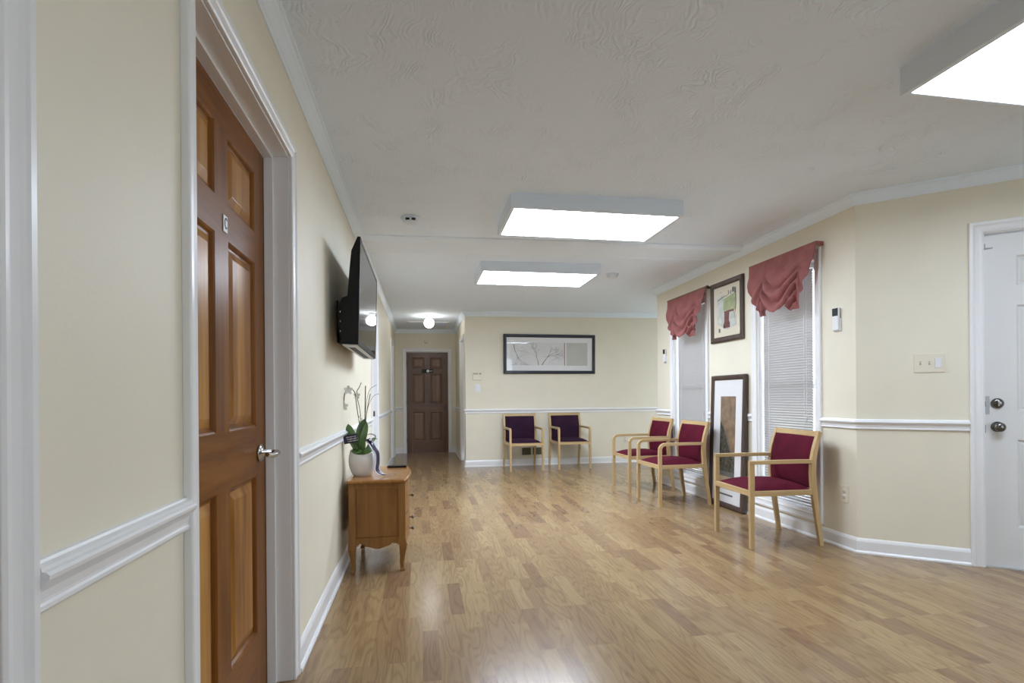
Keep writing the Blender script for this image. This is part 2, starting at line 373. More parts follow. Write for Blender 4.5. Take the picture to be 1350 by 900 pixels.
wall('wall_behind', 'cream wall behind the viewer', (XL, YB, 0), PI, 0.0, 0.12, [(-4.2, -2.2, .6, 2.1)], x0=-(E2[0] - XL) - .14)  # hole cut for the added window behind the camera
wall('wall_side', 'cream wall beyond the white entry door', (E2[0], E2[1], 0), -R90, E2[1] - YB, 0.12, [(2.8, 3.6, .7, 2.1)], x0=-0.05)  # hole cut for the added window past the entry door

# mouldings that follow the plan (room on the left of the path)
RING = [(XL, YB), (E2[0], YB), E2, K, (XR, YC), (XA, YC), (XA, YF), (0.69, YF), (0.69, YH), (XL, YH)]
CROWN = [(0, -.075), (.006, -.075), (.010, -.066), (.014, -.062), (.030, -.034), (.040, -.022), (.043, -.016), (.052, -.012), (.052, .004), (0, .004)]
mb = MB(); sweep(mb, CROWN, RING, lambda p, b, i: (p[0], p[1], zc(*RING[i]) + b), closed=True)
tag(mb.build('trim_1', MT['ceiling_trim']), 'white crown moulding round the top of the walls', 'moulding', kind='structure')
BASE = [(0, 0), (.024, 0), (.024, .010), (.018, .018), (.013, .020), (.013, .082), (.009, .094), (.004, .103), (0, .104)]
def run(name, prof, paths, label, dz=lambda p: 0):
    mb = MB()
    for pth in paths: sweep(mb, prof, pth, lambda p, b, i: (p[0], p[1], b))
    return tag(mb.build(name, MT['trim']), label, 'moulding', kind='structure')
CW = 0.058
def dpt(s): return (K[0] + DD[0] * s, K[1] + DD[1] * s)
LSEG = [[(XL, YH), (XL, DE[1] + CW)], [(XL, DE[0] - CW), (XL, DC[1] + CW)], [(XL, DC[0] - CW), (XL, D1[1] + CW)], [(XL, D1[0] - CW), (XL, DA[1] + CW)], [(XL, DA[0] - CW), (XL, YB)]]
run('baseboard_left', BASE, LSEG, 'white baseboard along the left wall')
run('baseboard_right', BASE, [[dpt(SD[0] - .078), K, (XR, YC), (XA, YC)]], 'white baseboard under the windows')
run('baseboard_far', BASE, [[(XA, YF), (0.69, YF), (0.69, YH - HR[1] - CW)], [(0.69, YH - HR[0] + CW), (0.69, YH), (HD[1] + .072, YH)], [(HD[0] - .072, YH), (XL, YH)]], 'white baseboard along the far wall and hall')
RAIL = [(0, .828), (.009, .828), (.013, .832), (.013, .838), (.010, .841), (.010, .845), (.013, .858), (.021, .868), (.027, .875), (.028, .881), (.024, .885), (.019, .886), (.018, .891), (.010, .894), (.008, .898), (0, .899)]
def up_(d): return [(a, b + d) for a, b in RAIL]
run('trim_2', RAIL, LSEG, 'white chair rail along the left wall')
WC = 0.066
run('trim_3', up_(.034), [[dpt(SD[0] - .078), K, (XR, W2[0] - WC)], [(XR, W2[1] + WC), (XR, W1[0] - WC)], [(XR, W1[1] + WC), (XR, YC), (XA, YC)]], 'white chair rail between the windows and the entry door')
run('trim_4', up_(.012), [[(XA, YF), (0.69, YF), (0.69, YH - HR[1] - CW)], [(0.69, YH - HR[0] + CW), (0.69, YH), (HD[1] + .072, YH)], [(HD[0] - .072, YH), (XL, YH)]], 'white chair rail along the far wall')
# flat cased beam across the ceiling
mb = MB(); BY0, BY1 = 4.50, 4.90
for i in range(12):
    xa, xb = XL + .004 + (XR - XL - .008) * i / 12, XL + .004 + (XR - XL - .008) * (i + 1) / 12
    def sect(x):
        z = zc(x, 4.7); pr = [(BY0 - .06, .006), (BY0 - .06, -.010), (BY0 - .035, -.014), (BY0 - .012, -.026), (BY0, -.030), (BY0 + .05, -.030), (BY0 + .058, -.024), (BY1 - .058, -.024), (BY1 - .05, -.030), (BY1, -.030), (BY1 + .012, -.026), (BY1 + .035, -.014), (BY1 + .06, -.010), (BY1 + .06, .006)]
        return [(x, y, z + d) for y, d in pr]
    mb.loft([sect(xa), sect(xb)], 0, False, i in (0, 11))
tag(mb.build('trim_5', MT['ceiling_trim']), 'flat white cased beam crossing the ceiling', 'beam', kind='structure')

# ------------------------------------------------------------------ doors
CAS = [(0.004, 0), (0.004, .010), (.010, .013), (.020, .011), (.034, .013), (.040, .016), (.044, .019), (.055, .019), (.058, .016), (.058, 0)]
def casing(name, fr, a, b, h, label, cw=1.0, jamb_d=0.155, stop=(0.058, 0.092)):
    mb = MB()
    sweep(mb, [(p * cw, q) for p, q in CAS], [(a, 0), (a, h), (b, h), (b, 0)], lambda p, q, i: (p[0], -q, p[1]))
    mb.box((a - J, .001, 0), (a, jamb_d, h)); mb.box((b, .001, 0), (b + J, jamb_d, h)); mb.box((a - J, .001, h), (b + J, jamb_d, h + J))
    if stop:
        mb.box((a, stop[0], 0), (a + .012, stop[1] - .001, h)); mb.box((b - .012, stop[0], 0), (b, stop[1] - .001, h)); mb.box((a + .012, stop[0], h - .012), (b - .012, stop[1] - .001, h))
    o = place(mb.build(name, MT['trim'], bevel=0.0015), *fr); return tag(o, label, 'door frame', kind='structure')

def six_panel(wd, h, cols, rows, t=0.038):
    """front face at y=0 looking to -y; material 0 stile, 1 rail, 2 raised panel"""
    mb = MB(); g = 0.003
    xs = [g, cols[0][0], cols[0][1], cols[1][0], cols[1][1], wd - g]; zs = [0.0008] + [z for r in rows for z in r] + [h - g]
    for i in range(5):
        for j in range(7):
            x0, x1, z0, z1 = xs[i], xs[i + 1], zs[j], zs[j + 1]
            if i in (1, 3) and j in (1, 3, 5):
                def ring(ins, dep): return [(x0 + ins, dep, z0 + ins), (x1 - ins, dep, z0 + ins), (x1 - ins, dep, z1 - ins), (x0 + ins, dep, z1 - ins)]
                mb.loft([ring(0, 0), ring(.006, .004), ring(.012, .012), ring(.02, .0125)], 0, False, False)
                mb.loft([ring(.02, .0125), ring(.045, .003), ring(.047, .0025)], 2, False, False)
                r = ring(.047, .0025); mb.add(r, [(0, 1, 2, 3)], 2)
            else:
                mi = 0 if i in (0, 4) or (i == 2 and j in (1, 3, 5)) else 1
                mb.add([(x0, 0, z0), (x1, 0, z0), (x1, 0, z1), (x0, 0, z1)], [(0, 1, 2, 3)], mi)
    x0, x1, z0, z1 = xs[0], xs[-1], zs[0], zs[-1]
    mb.add([(x0, 0, z0), (x1, 0, z0), (x1, 0, z1), (x0, 0, z1), (x0, t, z0), (x1, t, z0), (x1, t, z1), (x0, t, z1)],
           [(4, 7, 6, 5), (0, 4, 5, 1), (1, 5, 6, 2), (2, 6, 7, 3), (3, 7, 4, 0)], 0)
    return mb
def rows_for(h): k = h / 2.045; return [(.246 * k, .824 * k), (1.004 * k, 1.604 * k), (1.715 * k, 1.938 * k)]
def cols_for(wd, m=.122, c=.055): return [(m, wd / 2 - c), (wd / 2 + c, wd - m)]
def local(fr, x, y, z=0):
    (lx, ly, lz), a = fr; return (lx + math.cos(a) * x - math.sin(a) * y, ly + math.sin(a) * x + math.cos(a) * y, z)
AMBER = [MT['door_v'], MT['door_h'], MT['door_p']]; BROWN = [MT['brown_v'], MT['brown_h'], MT['brown_p']]; WHITE = [MT['steel_door']] * 3
def door(name, fr, a, b, h, mats, label, y=0.093):
    o = six_panel(b - a, h, cols_for(b - a), rows_for(h)).build(name, mats)
    place(o, local(fr, a, y), fr[1]); return tag(o, label, 'door', kind='structure')
def hinges(d, t, zs, x):
    for z in zs:
        MB().lathe([(.006, -.045), (.006, .045)], (x, -.004, z), n=10).build('hinge', MT['dark_metal'], d)
def text_mesh(s, size, name, mat, parent, loc, rot, ext=0.0006):
    cu = bpy.data.curves.new(name, 'FONT'); cu.body = s; cu.size = size; cu.extrude = ext; cu.align_x = 'CENTER'; cu.align_y = 'CENTER'
    tmp = bpy.data.objects.new('tmp', cu); COL.objects.link(tmp)
    dg = bpy.context.evaluated_depsgraph_get(); me = bpy.data.meshes.new_from_object(tmp.evaluated_get(dg))
    bpy.data.objects.remove(tmp); o = bpy.data.objects.new(name, me); COL.objects.link(o)
    me.materials.clear(); me.materials.append(mat); o.parent = parent; o.location = loc; o.rotation_euler = rot; return o
def lever(d, x, z, sgn):
    h = MB().lathe([(.001, 0), (.033, 0), (.033, -.006), (.026, -.011), (.012, -.013), (.011, -.045), (.001, -.045)], (x, 0, z), 'y', 24).build('door_handle', MT['chrome'], d)
    mb = MB(); mb.tube([(x, -.042, z), (x, -.058, z), (x + sgn * .012, -.066, z), (x + sgn * .05, -.066, z - .004), (x + sgn * .09, -.062, z - .002), (x + sgn * .112, -.058, z + .004)], [.011, .012, .012, .010, .009, .008], 12)
    mb.build('lever', MT['chrome'], h)
def knob(d, x, z, name='door_knob', mat='dark_metal', rr=.027):
    MB().lathe([(.001, 0), (.033, 0), (.033, -.005), (.02, -.01), (.012, -.014), (.012, -.03), (rr, -.04), (rr + .003, -.052), (rr - .004, -.063), (.010, -.067), (.001, -.067)], (x, 0, z), 'y', 26).build(name, MT[mat], d)

# near amber door
casing('trim_6', FL, D1[0], D1[1], 2.055, 'white casing around the amber wooden door')
d = door('door_1', FL, D1[0], D1[1], 2.048, AMBER, 'glossy amber six panel wooden door')
lever(d, .812, .905, -1)
pl = MB().box((-.017, -.003, -.026), (.017, 0, .026)).build('letter_plaque', MT['white_plastic'], d, bevel=.001); pl.location = (.472, -.0005, 1.652)
text_mesh('C', .050, 'letter', MT['black'], pl, (0, -.0036, 0), (R90, 0, 0)).scale = (.62, 1, 1)
# door beyond the picture's left edge, only its casing shows
casing('trim_7', FL, DA[0], DA[1], 2.055, 'white casing of the doorway nearest the viewer')
door('door_2', FL, DA[0], DA[1], 2.048, AMBER, 'wooden door in the doorway nearest the viewer')
casing('trim_8', FL, DC[0], DC[1], 2.055, 'white casing of the doorway past the television')
d = door('door_3', FL, DC[0], DC[1], 2.048, WHITE, 'white door past the television')
MB().box((DC[1] - .001, .02, .89), (DC[1] - .004, .05, .95)).build('strike_plate', MT['dark_metal'], None)
bpy.data.objects['strike_plate'].parent = bpy.data.objects['trim_8']
casing('trim_9', FL, DE[0], DE[1], 2.055, 'white casing at the end of the hall, left side')
door('door_4', FL, DE[0], DE[1], 2.048, WHITE, 'white door on the left side of the hall')
casing('trim_10', FHR, HR[0], HR[1], 2.055, 'white casing on the right side of the hall')
d = door('door_5', FHR, HR[0], HR[1], 2.048, WHITE, 'white door on the right side of the hall')
knob(d, HR[1] - HR[0] - .065, .95)
casing('trim_11', FH, HD[0], HD[1], HDH, 'white casing around the brown hall door', cw=1.22, stop=(.072, .11))
d = door('door_6', FH, HD[0], HD[1], HDH - .005, BROWN, 'dark brown six panel door at the end of the hall', y=.03)
knob(d, HD[1] - HD[0] - .06, .905)
hinges(d, 0, (.25, 1.0, 1.78), .004)
sg = MB().box((-.112, -.006, -.038), (.112, 0, .038)).build('sign_plate', MT['black'], d, bevel=.002); sg.location = (.132 + .282, -.001, 1.622); sg['label'] = 'black plate with a round white emblem'
MB().lathe([(.001, -.0065), (.030, -.0065), (.030, -.009), (.001, -.009)], (.008, 0, 0), 'y', 24).build('emblem', MT['white_plastic'], sg)
MB().box((.05, -.0075, -.012), (.075, -.006, .014)).box((.08, -.0075, -.004), (.098, -.006, .01)).build('lettering', MT['silver'], sg)
# white entry door on the angled wall
casing('trim_12', FD, SD[0], SD[1], SDH, 'white casing around the white entry door', cw=1.33, stop=(.064, .11))
d = six_panel(SD[1] - SD[0], SDH - .008, [(.158, .40), (.51, .752)], [(.262, .813), (.99, 1.66), (1.78, 1.972)]).build('door_7', WHITE)
place(d, local(FD, SD[0], .022), FD[1]); tag(d, 'white six panel entry door with dark round knobs', 'door', kind='structure')
knob(d, .0635, .893)
MB().lathe([(.001, 0), (.032, 0), (.032, -.008), (.024, -.016), (.016, -.018), (.001, -.018)], (.0635, 0, 1.042), 'y', 24).build('deadbolt', MT['dark_metal'], d)
db = [o for o in d.children if o.name.startswith('deadbolt')][0]
MB().box((.0585, -.034, 1.024), (.0685, -.018, 1.060)).build('thumb_turn', MT['chrome'], db, bevel=.002)
MB().box((.006, -.004, .972), (.026, 0, 1.088)).build('latch_plate', MT['silver'], d, bevel=.001)
MB().box((.002, -.006, 1.02), (.006, -.001, 1.055)).box((.002, -.006, .855), (.006, -.001, .905)).build('latch_bolt', MT['dark_metal'], d)
MB().box((.006, -.012, 2.028), (.045, -.004, 2.034)).box((.006, -.008, 2.028), (.010, 0, 2.06)).build('catch_hook', MT['silver'], d)
MB().box((0, -.02, 0), (SD[1] - SD[0], .12, .007)).build('threshold', MT['silver'], d)

# ------------------------------------------------------------------ windows with blinds
def window(n, yw, label):
    a, b = YC - yw[1], YC - yw[0]
    mb = MB(); cw = WC / .058
    sweep(mb, [(p * cw, q) for p, q in CAS], [(a, WZ0), (a, WZ1), (b, WZ1), (b, WZ0)], lambda p, q, i: (p[0], -q, p[1]), closed=True)
    t = .012
    mb.box((a, .001, WZ0), (a + t, .16, WZ1)); mb.box((b - t, .001, WZ0), (b, .16, WZ1)); mb.box((a + t, .001, WZ0), (b - t, .16, WZ0 + t)); mb.box((a + t, .001, WZ1 - t), (b - t, .16, WZ1))
    o = place(mb.build('window_%d' % n, MT['trim']), *FRR); tag(o, label, 'window', kind='structure')
    f = MB(); s = .04; zm = (WZ0 + WZ1) / 2; A, B = a + t, b - t
    for z0, z1, y0 in ((WZ0 + t, zm + .02, .085), (zm - .02, WZ1 - t, .11)):
        f.box((A, y0, z0), (A + s, y0 + .03, z1)); f.box((B - s, y0, z0), (B, y0 + .03, z1)); f.box((A + s, y0, z0), (B - s, y0 + .03, z0 + s)); f.box((A + s, y0, z1 - s), (B - s, y0 + .03, z1))
    f.build('window_frame', MT['trim'], o)
    MB().box((A + s, .098, WZ0 + t + s), (B - s, .102, zm - .02)).build('window_glass', MT['glass'], o)
    MB().box((A + s, .123, zm + .02), (B - s, .127, WZ1 - t - s)).build('window_glass', MT['glass'], o)
    return a, b
def blind(yw, label, tilt, gap=.030):
    a, b = YC - yw[1] + .027, YC - yw[0] - gap
    t = thing('window_blind', label, 'blind', local(FRR, (a + b) / 2, .045, WZ0 + .02), FRR[1], 'white slatted blinds in the tall windows')
    h = (b - a) / 2; zt = WZ1 - WZ0 - .035
    MB().box((-h, -.02, zt - .04), (h, .02, zt)).build('headrail', MT['blind'], t, bevel=.002)
    MB().box((-h, -.013, .0), (h, .013, .014)).build('bottom_rail', MT['blind'], t, bevel=.003)
    mb = MB(); z = .03; c, s = math.cos(tilt) * .0125, math.sin(tilt) * .0125
    while z < zt - .05:
        k = .0016
        mb.loft([[(x, -c, z + s), (x, 0, z + k), (x, c, z - s), (x, c, z - s - .0008), (x, 0, z + k - .0008), (x, -c, z + s - .0008)] for x in (-h, h)], 0, False)
        z += .0215
    mb.build('slats', MT['blind'], t)
    mb = MB()
    for x in (-h * .72, h * .72):
        mb.tube([(x, -.0145, .01), (x, -.0145, zt - .02)], .0011, 5)
    mb.build('ladder_cord', MT['white_plastic'], t)
    c = MB().tube([(h * .86, -.025, zt - .03), (h * .86, -.026, .72)], .0012, 5).build('lift_cord', MT['white_plastic'], t)
    MB().lathe([(.002, .04), (.007, .0), (.008, -.004), (.001, -.005)], (h * .86, -.026, .685), n=10).build('tassel', MT['silver'], c)
window(1, W1, 'white framed window near the outer corner'); window(2, W2, 'white framed window near the entry wall')
blind(W1, 'white closed blind in the narrow-looking window behind the pair of burgundy chairs', math.radians(59))
blind(W2, 'white closed blind in the window behind the lone burgundy chair', math.radians(57), .082)

def fill_window(n, fr, a, b, z0, z1, t, label):  # windows added outside the view to let in more daylight
    mb = MB(); f = .05
    for x in (a, (a + b) / 2 - f / 2, b - f): mb.box((x, .02, z0), (x + f, t - .02, z1))
    for x0, x1 in ((a + f, (a + b) / 2 - f / 2), ((a + b) / 2 + f / 2, b - f)):
        mb.box((x0, .02, z0), (x1, t - .02, z0 + f)); mb.box((x0, .02, z1 - f), (x1, t - .02, z1))
    o = place(mb.build('window_%d' % n, MT['trim']), *fr); tag(o, label, 'window', kind='structure')
    MB().box((a + f, t / 2, z0 + f), ((a + b) / 2 - f / 2, t / 2 + .004, z1 - f)).box(((a + b) / 2 + f / 2, t / 2, z0 + f), (b - f, t / 2 + .004, z1 - f)).build('window_glass', MT['glass'], o)
fill_window(3, ((XA, YF, 0), -R90), .35, 1.75, .4, 2.15, .1, 'white framed window added out of view in the alcove side wall for daylight')  # added to brighten the far wall, hidden round the corner
fill_window(4, ((XL, YB, 0), PI), -4.2, -2.2, .6, 2.1, .12, 'white framed window added behind the viewer for more ambient daylight')  # added out of view to lift the ceiling and near walls
fill_window(5, ((E2[0], E2[1], 0), -R90), 2.8, 3.6, .7, 2.1, .12, 'white framed window added out of view beyond the entry door for fill light')  # added off to the right as extra ambient daylight
# outside: lawn and a small gabled house seen through the slats
o = MB().add([(3.2, 3.4, -.4), (40, 3.4, -.4), (40, 45, -.4), (3.2, 45, -.4)], [(0, 1, 2, 3)]).build('ground', MT['ground']); tag(o, 'pale concrete paving outside the windows', 'ground', kind='structure')
t = thing('house', 'white gabled house outside beyond the window blinds', 'house', (9, 11.4, -.4))
MB().prism([(-3.2, 0), (3.2, 0), (3.2, 2.45), (0, 3.1), (-3.2, 2.45)], 'x', 0, 5).build('wall', MT['ext_wall'], t)
MB().prism([(-3.5, 2.36), (0, 3.12), (3.5, 2.36), (3.5, 2.50), (0, 3.28), (-3.5, 2.50)], 'x', -.3, 5.3).build('roof', MT['ext_roof'], t)

# ------------------------------------------------------------------ ceiling lights
def panel_light(x0, x1, y0, y1, zb, label, glow):
    t = thing('ceiling_light', label, 'light', ((x0 + x1) / 2, (y0 + y1) / 2, zb), 0, 'fluorescent box lights on the ceiling')
    mb = MB(); e = .028
    lo = [(x0, y0), (x1, y0), (x1, y1), (x0, y1)]; li = [(x0 + e, y0 + e), (x1 - e, y0 + e), (x1 - e, y1 - e), (x0 + e, y1 - e)]
    mb.loft([[(x, y, zc(x, y) - .001) for x, y in lo], [(x, y, zb) for x, y in lo], [(x, y, zb) for x, y in li], [(x, y, zb + .012) for x, y in li], [(x, y, zc(x, y) - .002) for x, y in li]], 0, False, False)
    mb.build('frame', MT['fixture'], t, world=True, bevel=.003)
    MB().box((x0 + e, y0 + e, zb + .006), (x1 - e, y1 - e, zb + .011)).build('diffuser', glow, t, world=True)
panel_light(.598, 1.832, 3.445, 4.087, 2.365, 'lit box light between the viewer and the ceiling beam', GLOW[0])
panel_light(.597, 1.825, 5.185, 5.845, 2.355, 'lit box light just beyond the ceiling beam', GLOW[1])
panel_light(2.004, 3.238, 1.285, 1.916, 2.365, 'lit box light at the upper right corner, nearest the entry door', GLOW[2])
# round flush lamp and return grille in the hall
zg = zc(.14, 8.8)
t = thing('globe_light', 'lit white glass globe lamp on the hall ceiling', 'light', (.14, 8.8, zg))
MB().lathe([(.001, -.001), (.06, -.001), (.06, -.012), (.045, -.03), (.040, -.045), (.001, -.045)], (0, 0, 0), n=24).build('canopy', MT['fixture'], t)
MB().ellipsoid((0, 0, -.118), .082, .082, .082, 24, 14).build('glass_globe', MT['globe_glow'], t)
zg = zc(.14, 9.8)
t = thing('return_grille', 'white air return grille on the hall ceiling behind the globe lamp', 'vent', (.14, 9.8, zg - .014))
mb = MB(); mb.box((-.37, -.35, 0), (.37, -.31, .012)); mb.box((-.37, .31, 0), (.37, .35, .012)); mb.box((-.37, -.31, 0), (-.33, .31, .012)); mb.box((.33, -.31, 0), (.37, .31, .012))
mb.build('frame', MT['trim'], t)
mb = MB()
for i in range(24):
    y = -.3 + i * .0255
    mb.prism([(y, .001), (y + .016, .011), (y + .018, .010), (y + .002, 0)], 'x', -.33, .33)
mb.build('louvres', MT['fixture'], t)
# smoke detectors
def detector(x, y, label, slots):
    t = thing('smoke_detector', label, 'detector', (x, y, zc(x, y)))
    MB().lathe([(.001, -.001), (.07, -.001), (.07, -.012), (.062, -.016), (.060, -.020), (.058, -.034), (.045, -.044), (.001, -.046)], n=30).build('housing', MT['fixture'], t)
    if slots:
        for s in (-1, 1):
            MB().box((-.022 * s - .014, -.066, -.034), (-.022 * s + .014, -.048, -.022)).build('sensing_slot', MT['black'], t)
detector(-.066, 4.0, 'round smoke detector with dark slots above the television', True)
detector(2.12, 5.62, 'plain round detector beyond the ceiling beam', False)

# ------------------------------------------------------------------ chairs
def ribbon(mb, pts, x0, x1):
    """pts: (y, z, half_thickness); sheet in y-z extruded over x"""
    L, Rr = [], []
    for i, (y, z, h) in enumerate(pts):
        a = pts[max(i - 1, 0)]; b = pts[min(i + 1, len(pts) - 1)]
        t = Vector((b[0] - a[0], b[1] - a[1])).normalized(); n = Vector((-t.y, t.x))
        L.append((y + n.x * h, z + n.y * h)); Rr.append((y - n.x * h, z - n.y * h))
    rings = [[(x0, *l), (x1, *l), (x1, *r), (x0, *r)] for l, r in zip(L, Rr)]
    mb.loft(rings, 0, False)
AH, CWD = .632, .262
def chair(label, fab, corner, loc, rz, group):
    t = thing('armchair', label, 'chair', loc, rz, group)
    post = [(.272, .0, .0145), (.258, .10, .016), (.240, .22, .018), (.224, .34, .020), (.213, .44, .0205), (.208, .53, .020), (.211, .62, .019), (.224, .69, .018), (.243, .76, .017), (.266, .832, .0155)]
    for s in (-1, 1):
        x0, x1 = (s * CWD, s * (CWD - .03))
        mb = MB(); ribbon(mb, post, x0, x1); mb.build('back_leg', MT['oak_v'], t, bevel=.003)
        r = corner
        mb = MB()
        leg = [(-.268, 0, .0145), (-.268, .20, .0165), (-.267, .40, .0175), (-.266, AH - .014 - r if r > .02 else AH - .029, .0175)]
        ribbon(mb, leg, x0, x1); mb.build('front_leg', MT['oak_v'], t, bevel=.003)
        mb = MB(); ay = -.266
        if r > .02:
            arc = [(ay + r - r * math.cos(q), AH - .014 - r + r * math.sin(q), .0155 if q > .4 else .0168) for q in [PI / 2 * i / 8 for i in range(9)]]
            pts = arc + [(-.05, AH - .012, .014), (.10, AH - .012, .014), (.195, AH - .014, .014)]
        else:
            pts = [(ay - .0175, AH - .014, .014), (-.05, AH - .012, .014), (.10, AH - .012, .014), (.195, AH - .014, .014)]
        ribbon(mb, pts, x0, x1); mb.build('armrest', MT['oak_h'], t, bevel=.003)
    i = CWD - .030
    MB().box((-i, -.283, .375), (i, -.255, .412)).build('front_rail', MT['oak_x'], t, bevel=.002)
    MB().box((-i, .192, .375), (i, .216, .412)).build('rear_rail', MT['oak_x'], t, bevel=.002)
    for s in (-1, 1): MB().box((s * (CWD - .003), -.250, .375), (s * (CWD - .026), .202, .412)).build('side_rail', MT['oak_h'], t, bevel=.002)
    # domed seat cushion
    mb = MB(); N = 18; vs = []; fs = []
    X, Y0, Y1 = .234, -.256, .212
    for a in range(N + 1):
        for b in range(N + 1):
            u, v = -1 + 2 * a / N, -1 + 2 * b / N
            e = (1 - abs(u) ** 3) * (1 - abs(v) ** 3)
            vs.append((u * X, (Y0 + Y1) / 2 + v * (Y1 - Y0) / 2, (.412 + .052 * max(0, e) ** .6)))
    for a in range(N):
        for b in range(N):
            k = a * (N + 1) + b; fs.append((k, k + N + 1, k + N + 2, k + 1))
    mb.add(vs, fs, 0, True); mb.box((-X, Y0, .39), (X, Y1, .4135)); mb.build('seat', fab, t)
    # upholstered back between the posts
    mb = MB(); N = 16
    def yb(z):
        for (y0, z0, _), (y1, z1, _) in zip(post, post[1:]):
            if z0 <= z <= z1: return y0 + (y1 - y0) * (z - z0) / (z1 - z0)
        return post[-1][0]
    i = CWD - .0305
    front, back = [], []
    for a in range(N + 1):
        u = -1 + 2 * a / N; z0, z1 = .418, .797
        front.append([]); back.append([])
        for b in range(N + 1):
            v = -1 + 2 * b / N; z = z0 + (z1 - z0) * (v + 1) / 2
            puff = (1 - abs(u) ** 6) * (1 - abs(v) ** 6); bow = .014 * (1 - u * u)
            front[-1].append((u * i, yb(z) - .012 - .016 * max(0, puff) ** .5 + bow, z)); back[-1].append((u * i, yb(z) + .012 + bow * .6, z))
    vs = [p for r in front for p in r]; n1 = N + 1
    mb.add(vs, [(a * n1 + b, (a + 1) * n1 + b, (a + 1) * n1 + b + 1, a * n1 + b + 1) for a in range(N) for b in range(N)], 0, True)
    vs = [p for r in back for p in r]
    mb.add(vs, [(a * n1 + b, (a + 1) * n1 + b, (a + 1) * n1 + b + 1, a * n1 + b + 1) for a in range(N) for b in range(N)], 0, True)
    ringf = [front[a][0] for a in range(N + 1)] + [front[N][b] for b in range(1, N + 1)] + [front[a][N] for a in range(N - 1, -1, -1)] + [front[0][b] for b in range(N - 1, 0, -1)]
    ringb = [back[a][0] for a in range(N + 1)] + [back[N][b] for b in range(1, N + 1)] + [back[a][N] for a in range(N - 1, -1, -1)] + [back[0][b] for b in range(N - 1, 0, -1)]
    mb.loft([ringf, ringb], 0, False, False); mb.build('backrest', fab, t)
    # bowed top rail
    mb = MB(); rings = []
    for a in range(13):
        u = -1 + 2 * a / 12; bw = .014 * (1 - u * u); x = u * (CWD - .0302); dip = .004 * (1 - u * u)
        rings.append([(x, .244 + bw, .797 - dip), (x, .278 + bw, .797 - dip), (x, .283 + bw, .836 - dip), (x, .251 + bw, .836 - dip)])
    mb.loft(rings, 0, False); mb.build('top_rail', MT['oak_x'], t, bevel=.002)
    return t
G = 'oak armchairs along the walls'
def ch(lbl, fab, corner, cx, cy, rz): return chair(lbl, MT[fab], corner, (cx, cy, 0), math.radians(rz), G)
ch('lone burgundy oak armchair with square arm corners, nearest the entry door', 'burgundy', 0.0, 2.618, 3.680, -92.8)
ch('burgundy oak armchair with rounded arms beside the leaning picture', 'burgundy', .055, 2.590, 5.155, -88.5)
ch('burgundy oak armchair with rounded arms nearest the outer wall corner', 'burgundy', .055, 2.612, 5.965, -89.5)
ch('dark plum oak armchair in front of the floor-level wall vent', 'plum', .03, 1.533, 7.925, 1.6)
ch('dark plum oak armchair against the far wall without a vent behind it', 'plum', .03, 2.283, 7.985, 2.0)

# ------------------------------------------------------------------ pictures
def rect_frame(mb, w, h, fw, d, mi=0):
    """hangs in local x-z centred, back at y=0, front -d"""
    prof = [(0, 0), (0, -d * .75), (-fw * .25, -d), (-fw * .75, -d * .9), (-fw, -d * .55), (-fw, 0)]
    p = [(-w / 2, -h / 2), (-w / 2, h / 2), (w / 2, h / 2), (w / 2, -h / 2)]
    return sweep(mb, prof, p, lambda q, b, i: (q[0], b, q[1]), closed=True, mi=mi)
def flat(mb, pts, y, mi):
    mb.add([(x, y, z) for x, z in pts], [tuple(range(len(pts)))], mi); return mb
def quad(mb, x0, z0, x1, z1, y, mi): return flat(mb, [(x0, z0), (x1, z0), (x1, z1), (x0, z1)], y, mi)
def stroke(mb, pts, wd, y, mi):
    L, Rr = [], []
    for i, p in enumerate(pts):
        a = Vector(pts[max(0, i - 1)]); b = Vector(pts[min(len(pts) - 1, i + 1)]); t = (b - a).normalized(); n = Vector((-t.y, t.x)); h = wd * (1 - .75 * i / (len(pts) - 1)) / 2
        L.append((p[0] + n.x * h, y, p[1] + n.y * h)); Rr.append((p[0] - n.x * h, y, p[1] - n.y * h))
    mb.add(L + Rr, [(i, i + 1, len(pts) + i + 1, len(pts) + i) for i in range(len(pts) - 1)], mi)
# wide branch print on the far wall
t = thing('framed_print', 'wide navy framed print of bare branches above the plum chairs', 'picture', (2.054, YF - .017, 1.783), math.radians(.6)); t.rotation_euler.x = .0205
Wd, Hh = 1.52, .632
rect_frame(MB(), Wd, Hh, .05, .03).build('frame', MT['frame_navy'], t, bevel=.002)
quad(MB().box((-Wd / 2 + .04, -.010, -Hh / 2 + .04), (Wd / 2 - .04, -.001, Hh / 2 - .04)), 0, 0, 0, 0, 0, 0).build('mat_board', MT['mat_white'], t)
mb = MB(); ax0, ax1, az0, az1 = -.65, .235, -.18, .185
quad(mb, ax0, az0, ax1, az1, -.0112, 0); quad(mb, .275, az0 - .005, .63, az1, -.0112, 2); quad(mb, .238, az0 - .005, .250, az1, -.0114, 3)
rb = random.Random(4)
def branch(x, z, ang, ln, wd, depth, mi):
    pts = [(x, z)]; a = ang
    for i in range(5):
        a += rb.uniform(-.22, .22); x += math.cos(a) * ln / 5; z += math.sin(a) * ln / 5
        if not (ax0 < x < ax1 and az0 < z < az1): break
        pts.append((x, z))
    if len(pts) < 2: return
    stroke(mb, pts, wd, -.0114, mi)
    if depth > 0:
        for k in range(3):
            p = pts[rb.randrange(len(pts) // 2, len(pts))]; branch(p[0], p[1], a + rb.uniform(-.9, .9), ln * rb.uniform(.45, .7), wd * .55, depth - 1, 1 if rb.random() < .6 else 4)
branch(-.13, az0 + .003, 1.2, .26, .014, 4, 1); branch(-.19, az0 + .003, 1.75, .20, .011, 4, 1); branch(-.59, .16, 4.6, .27, .012, 3, 1)
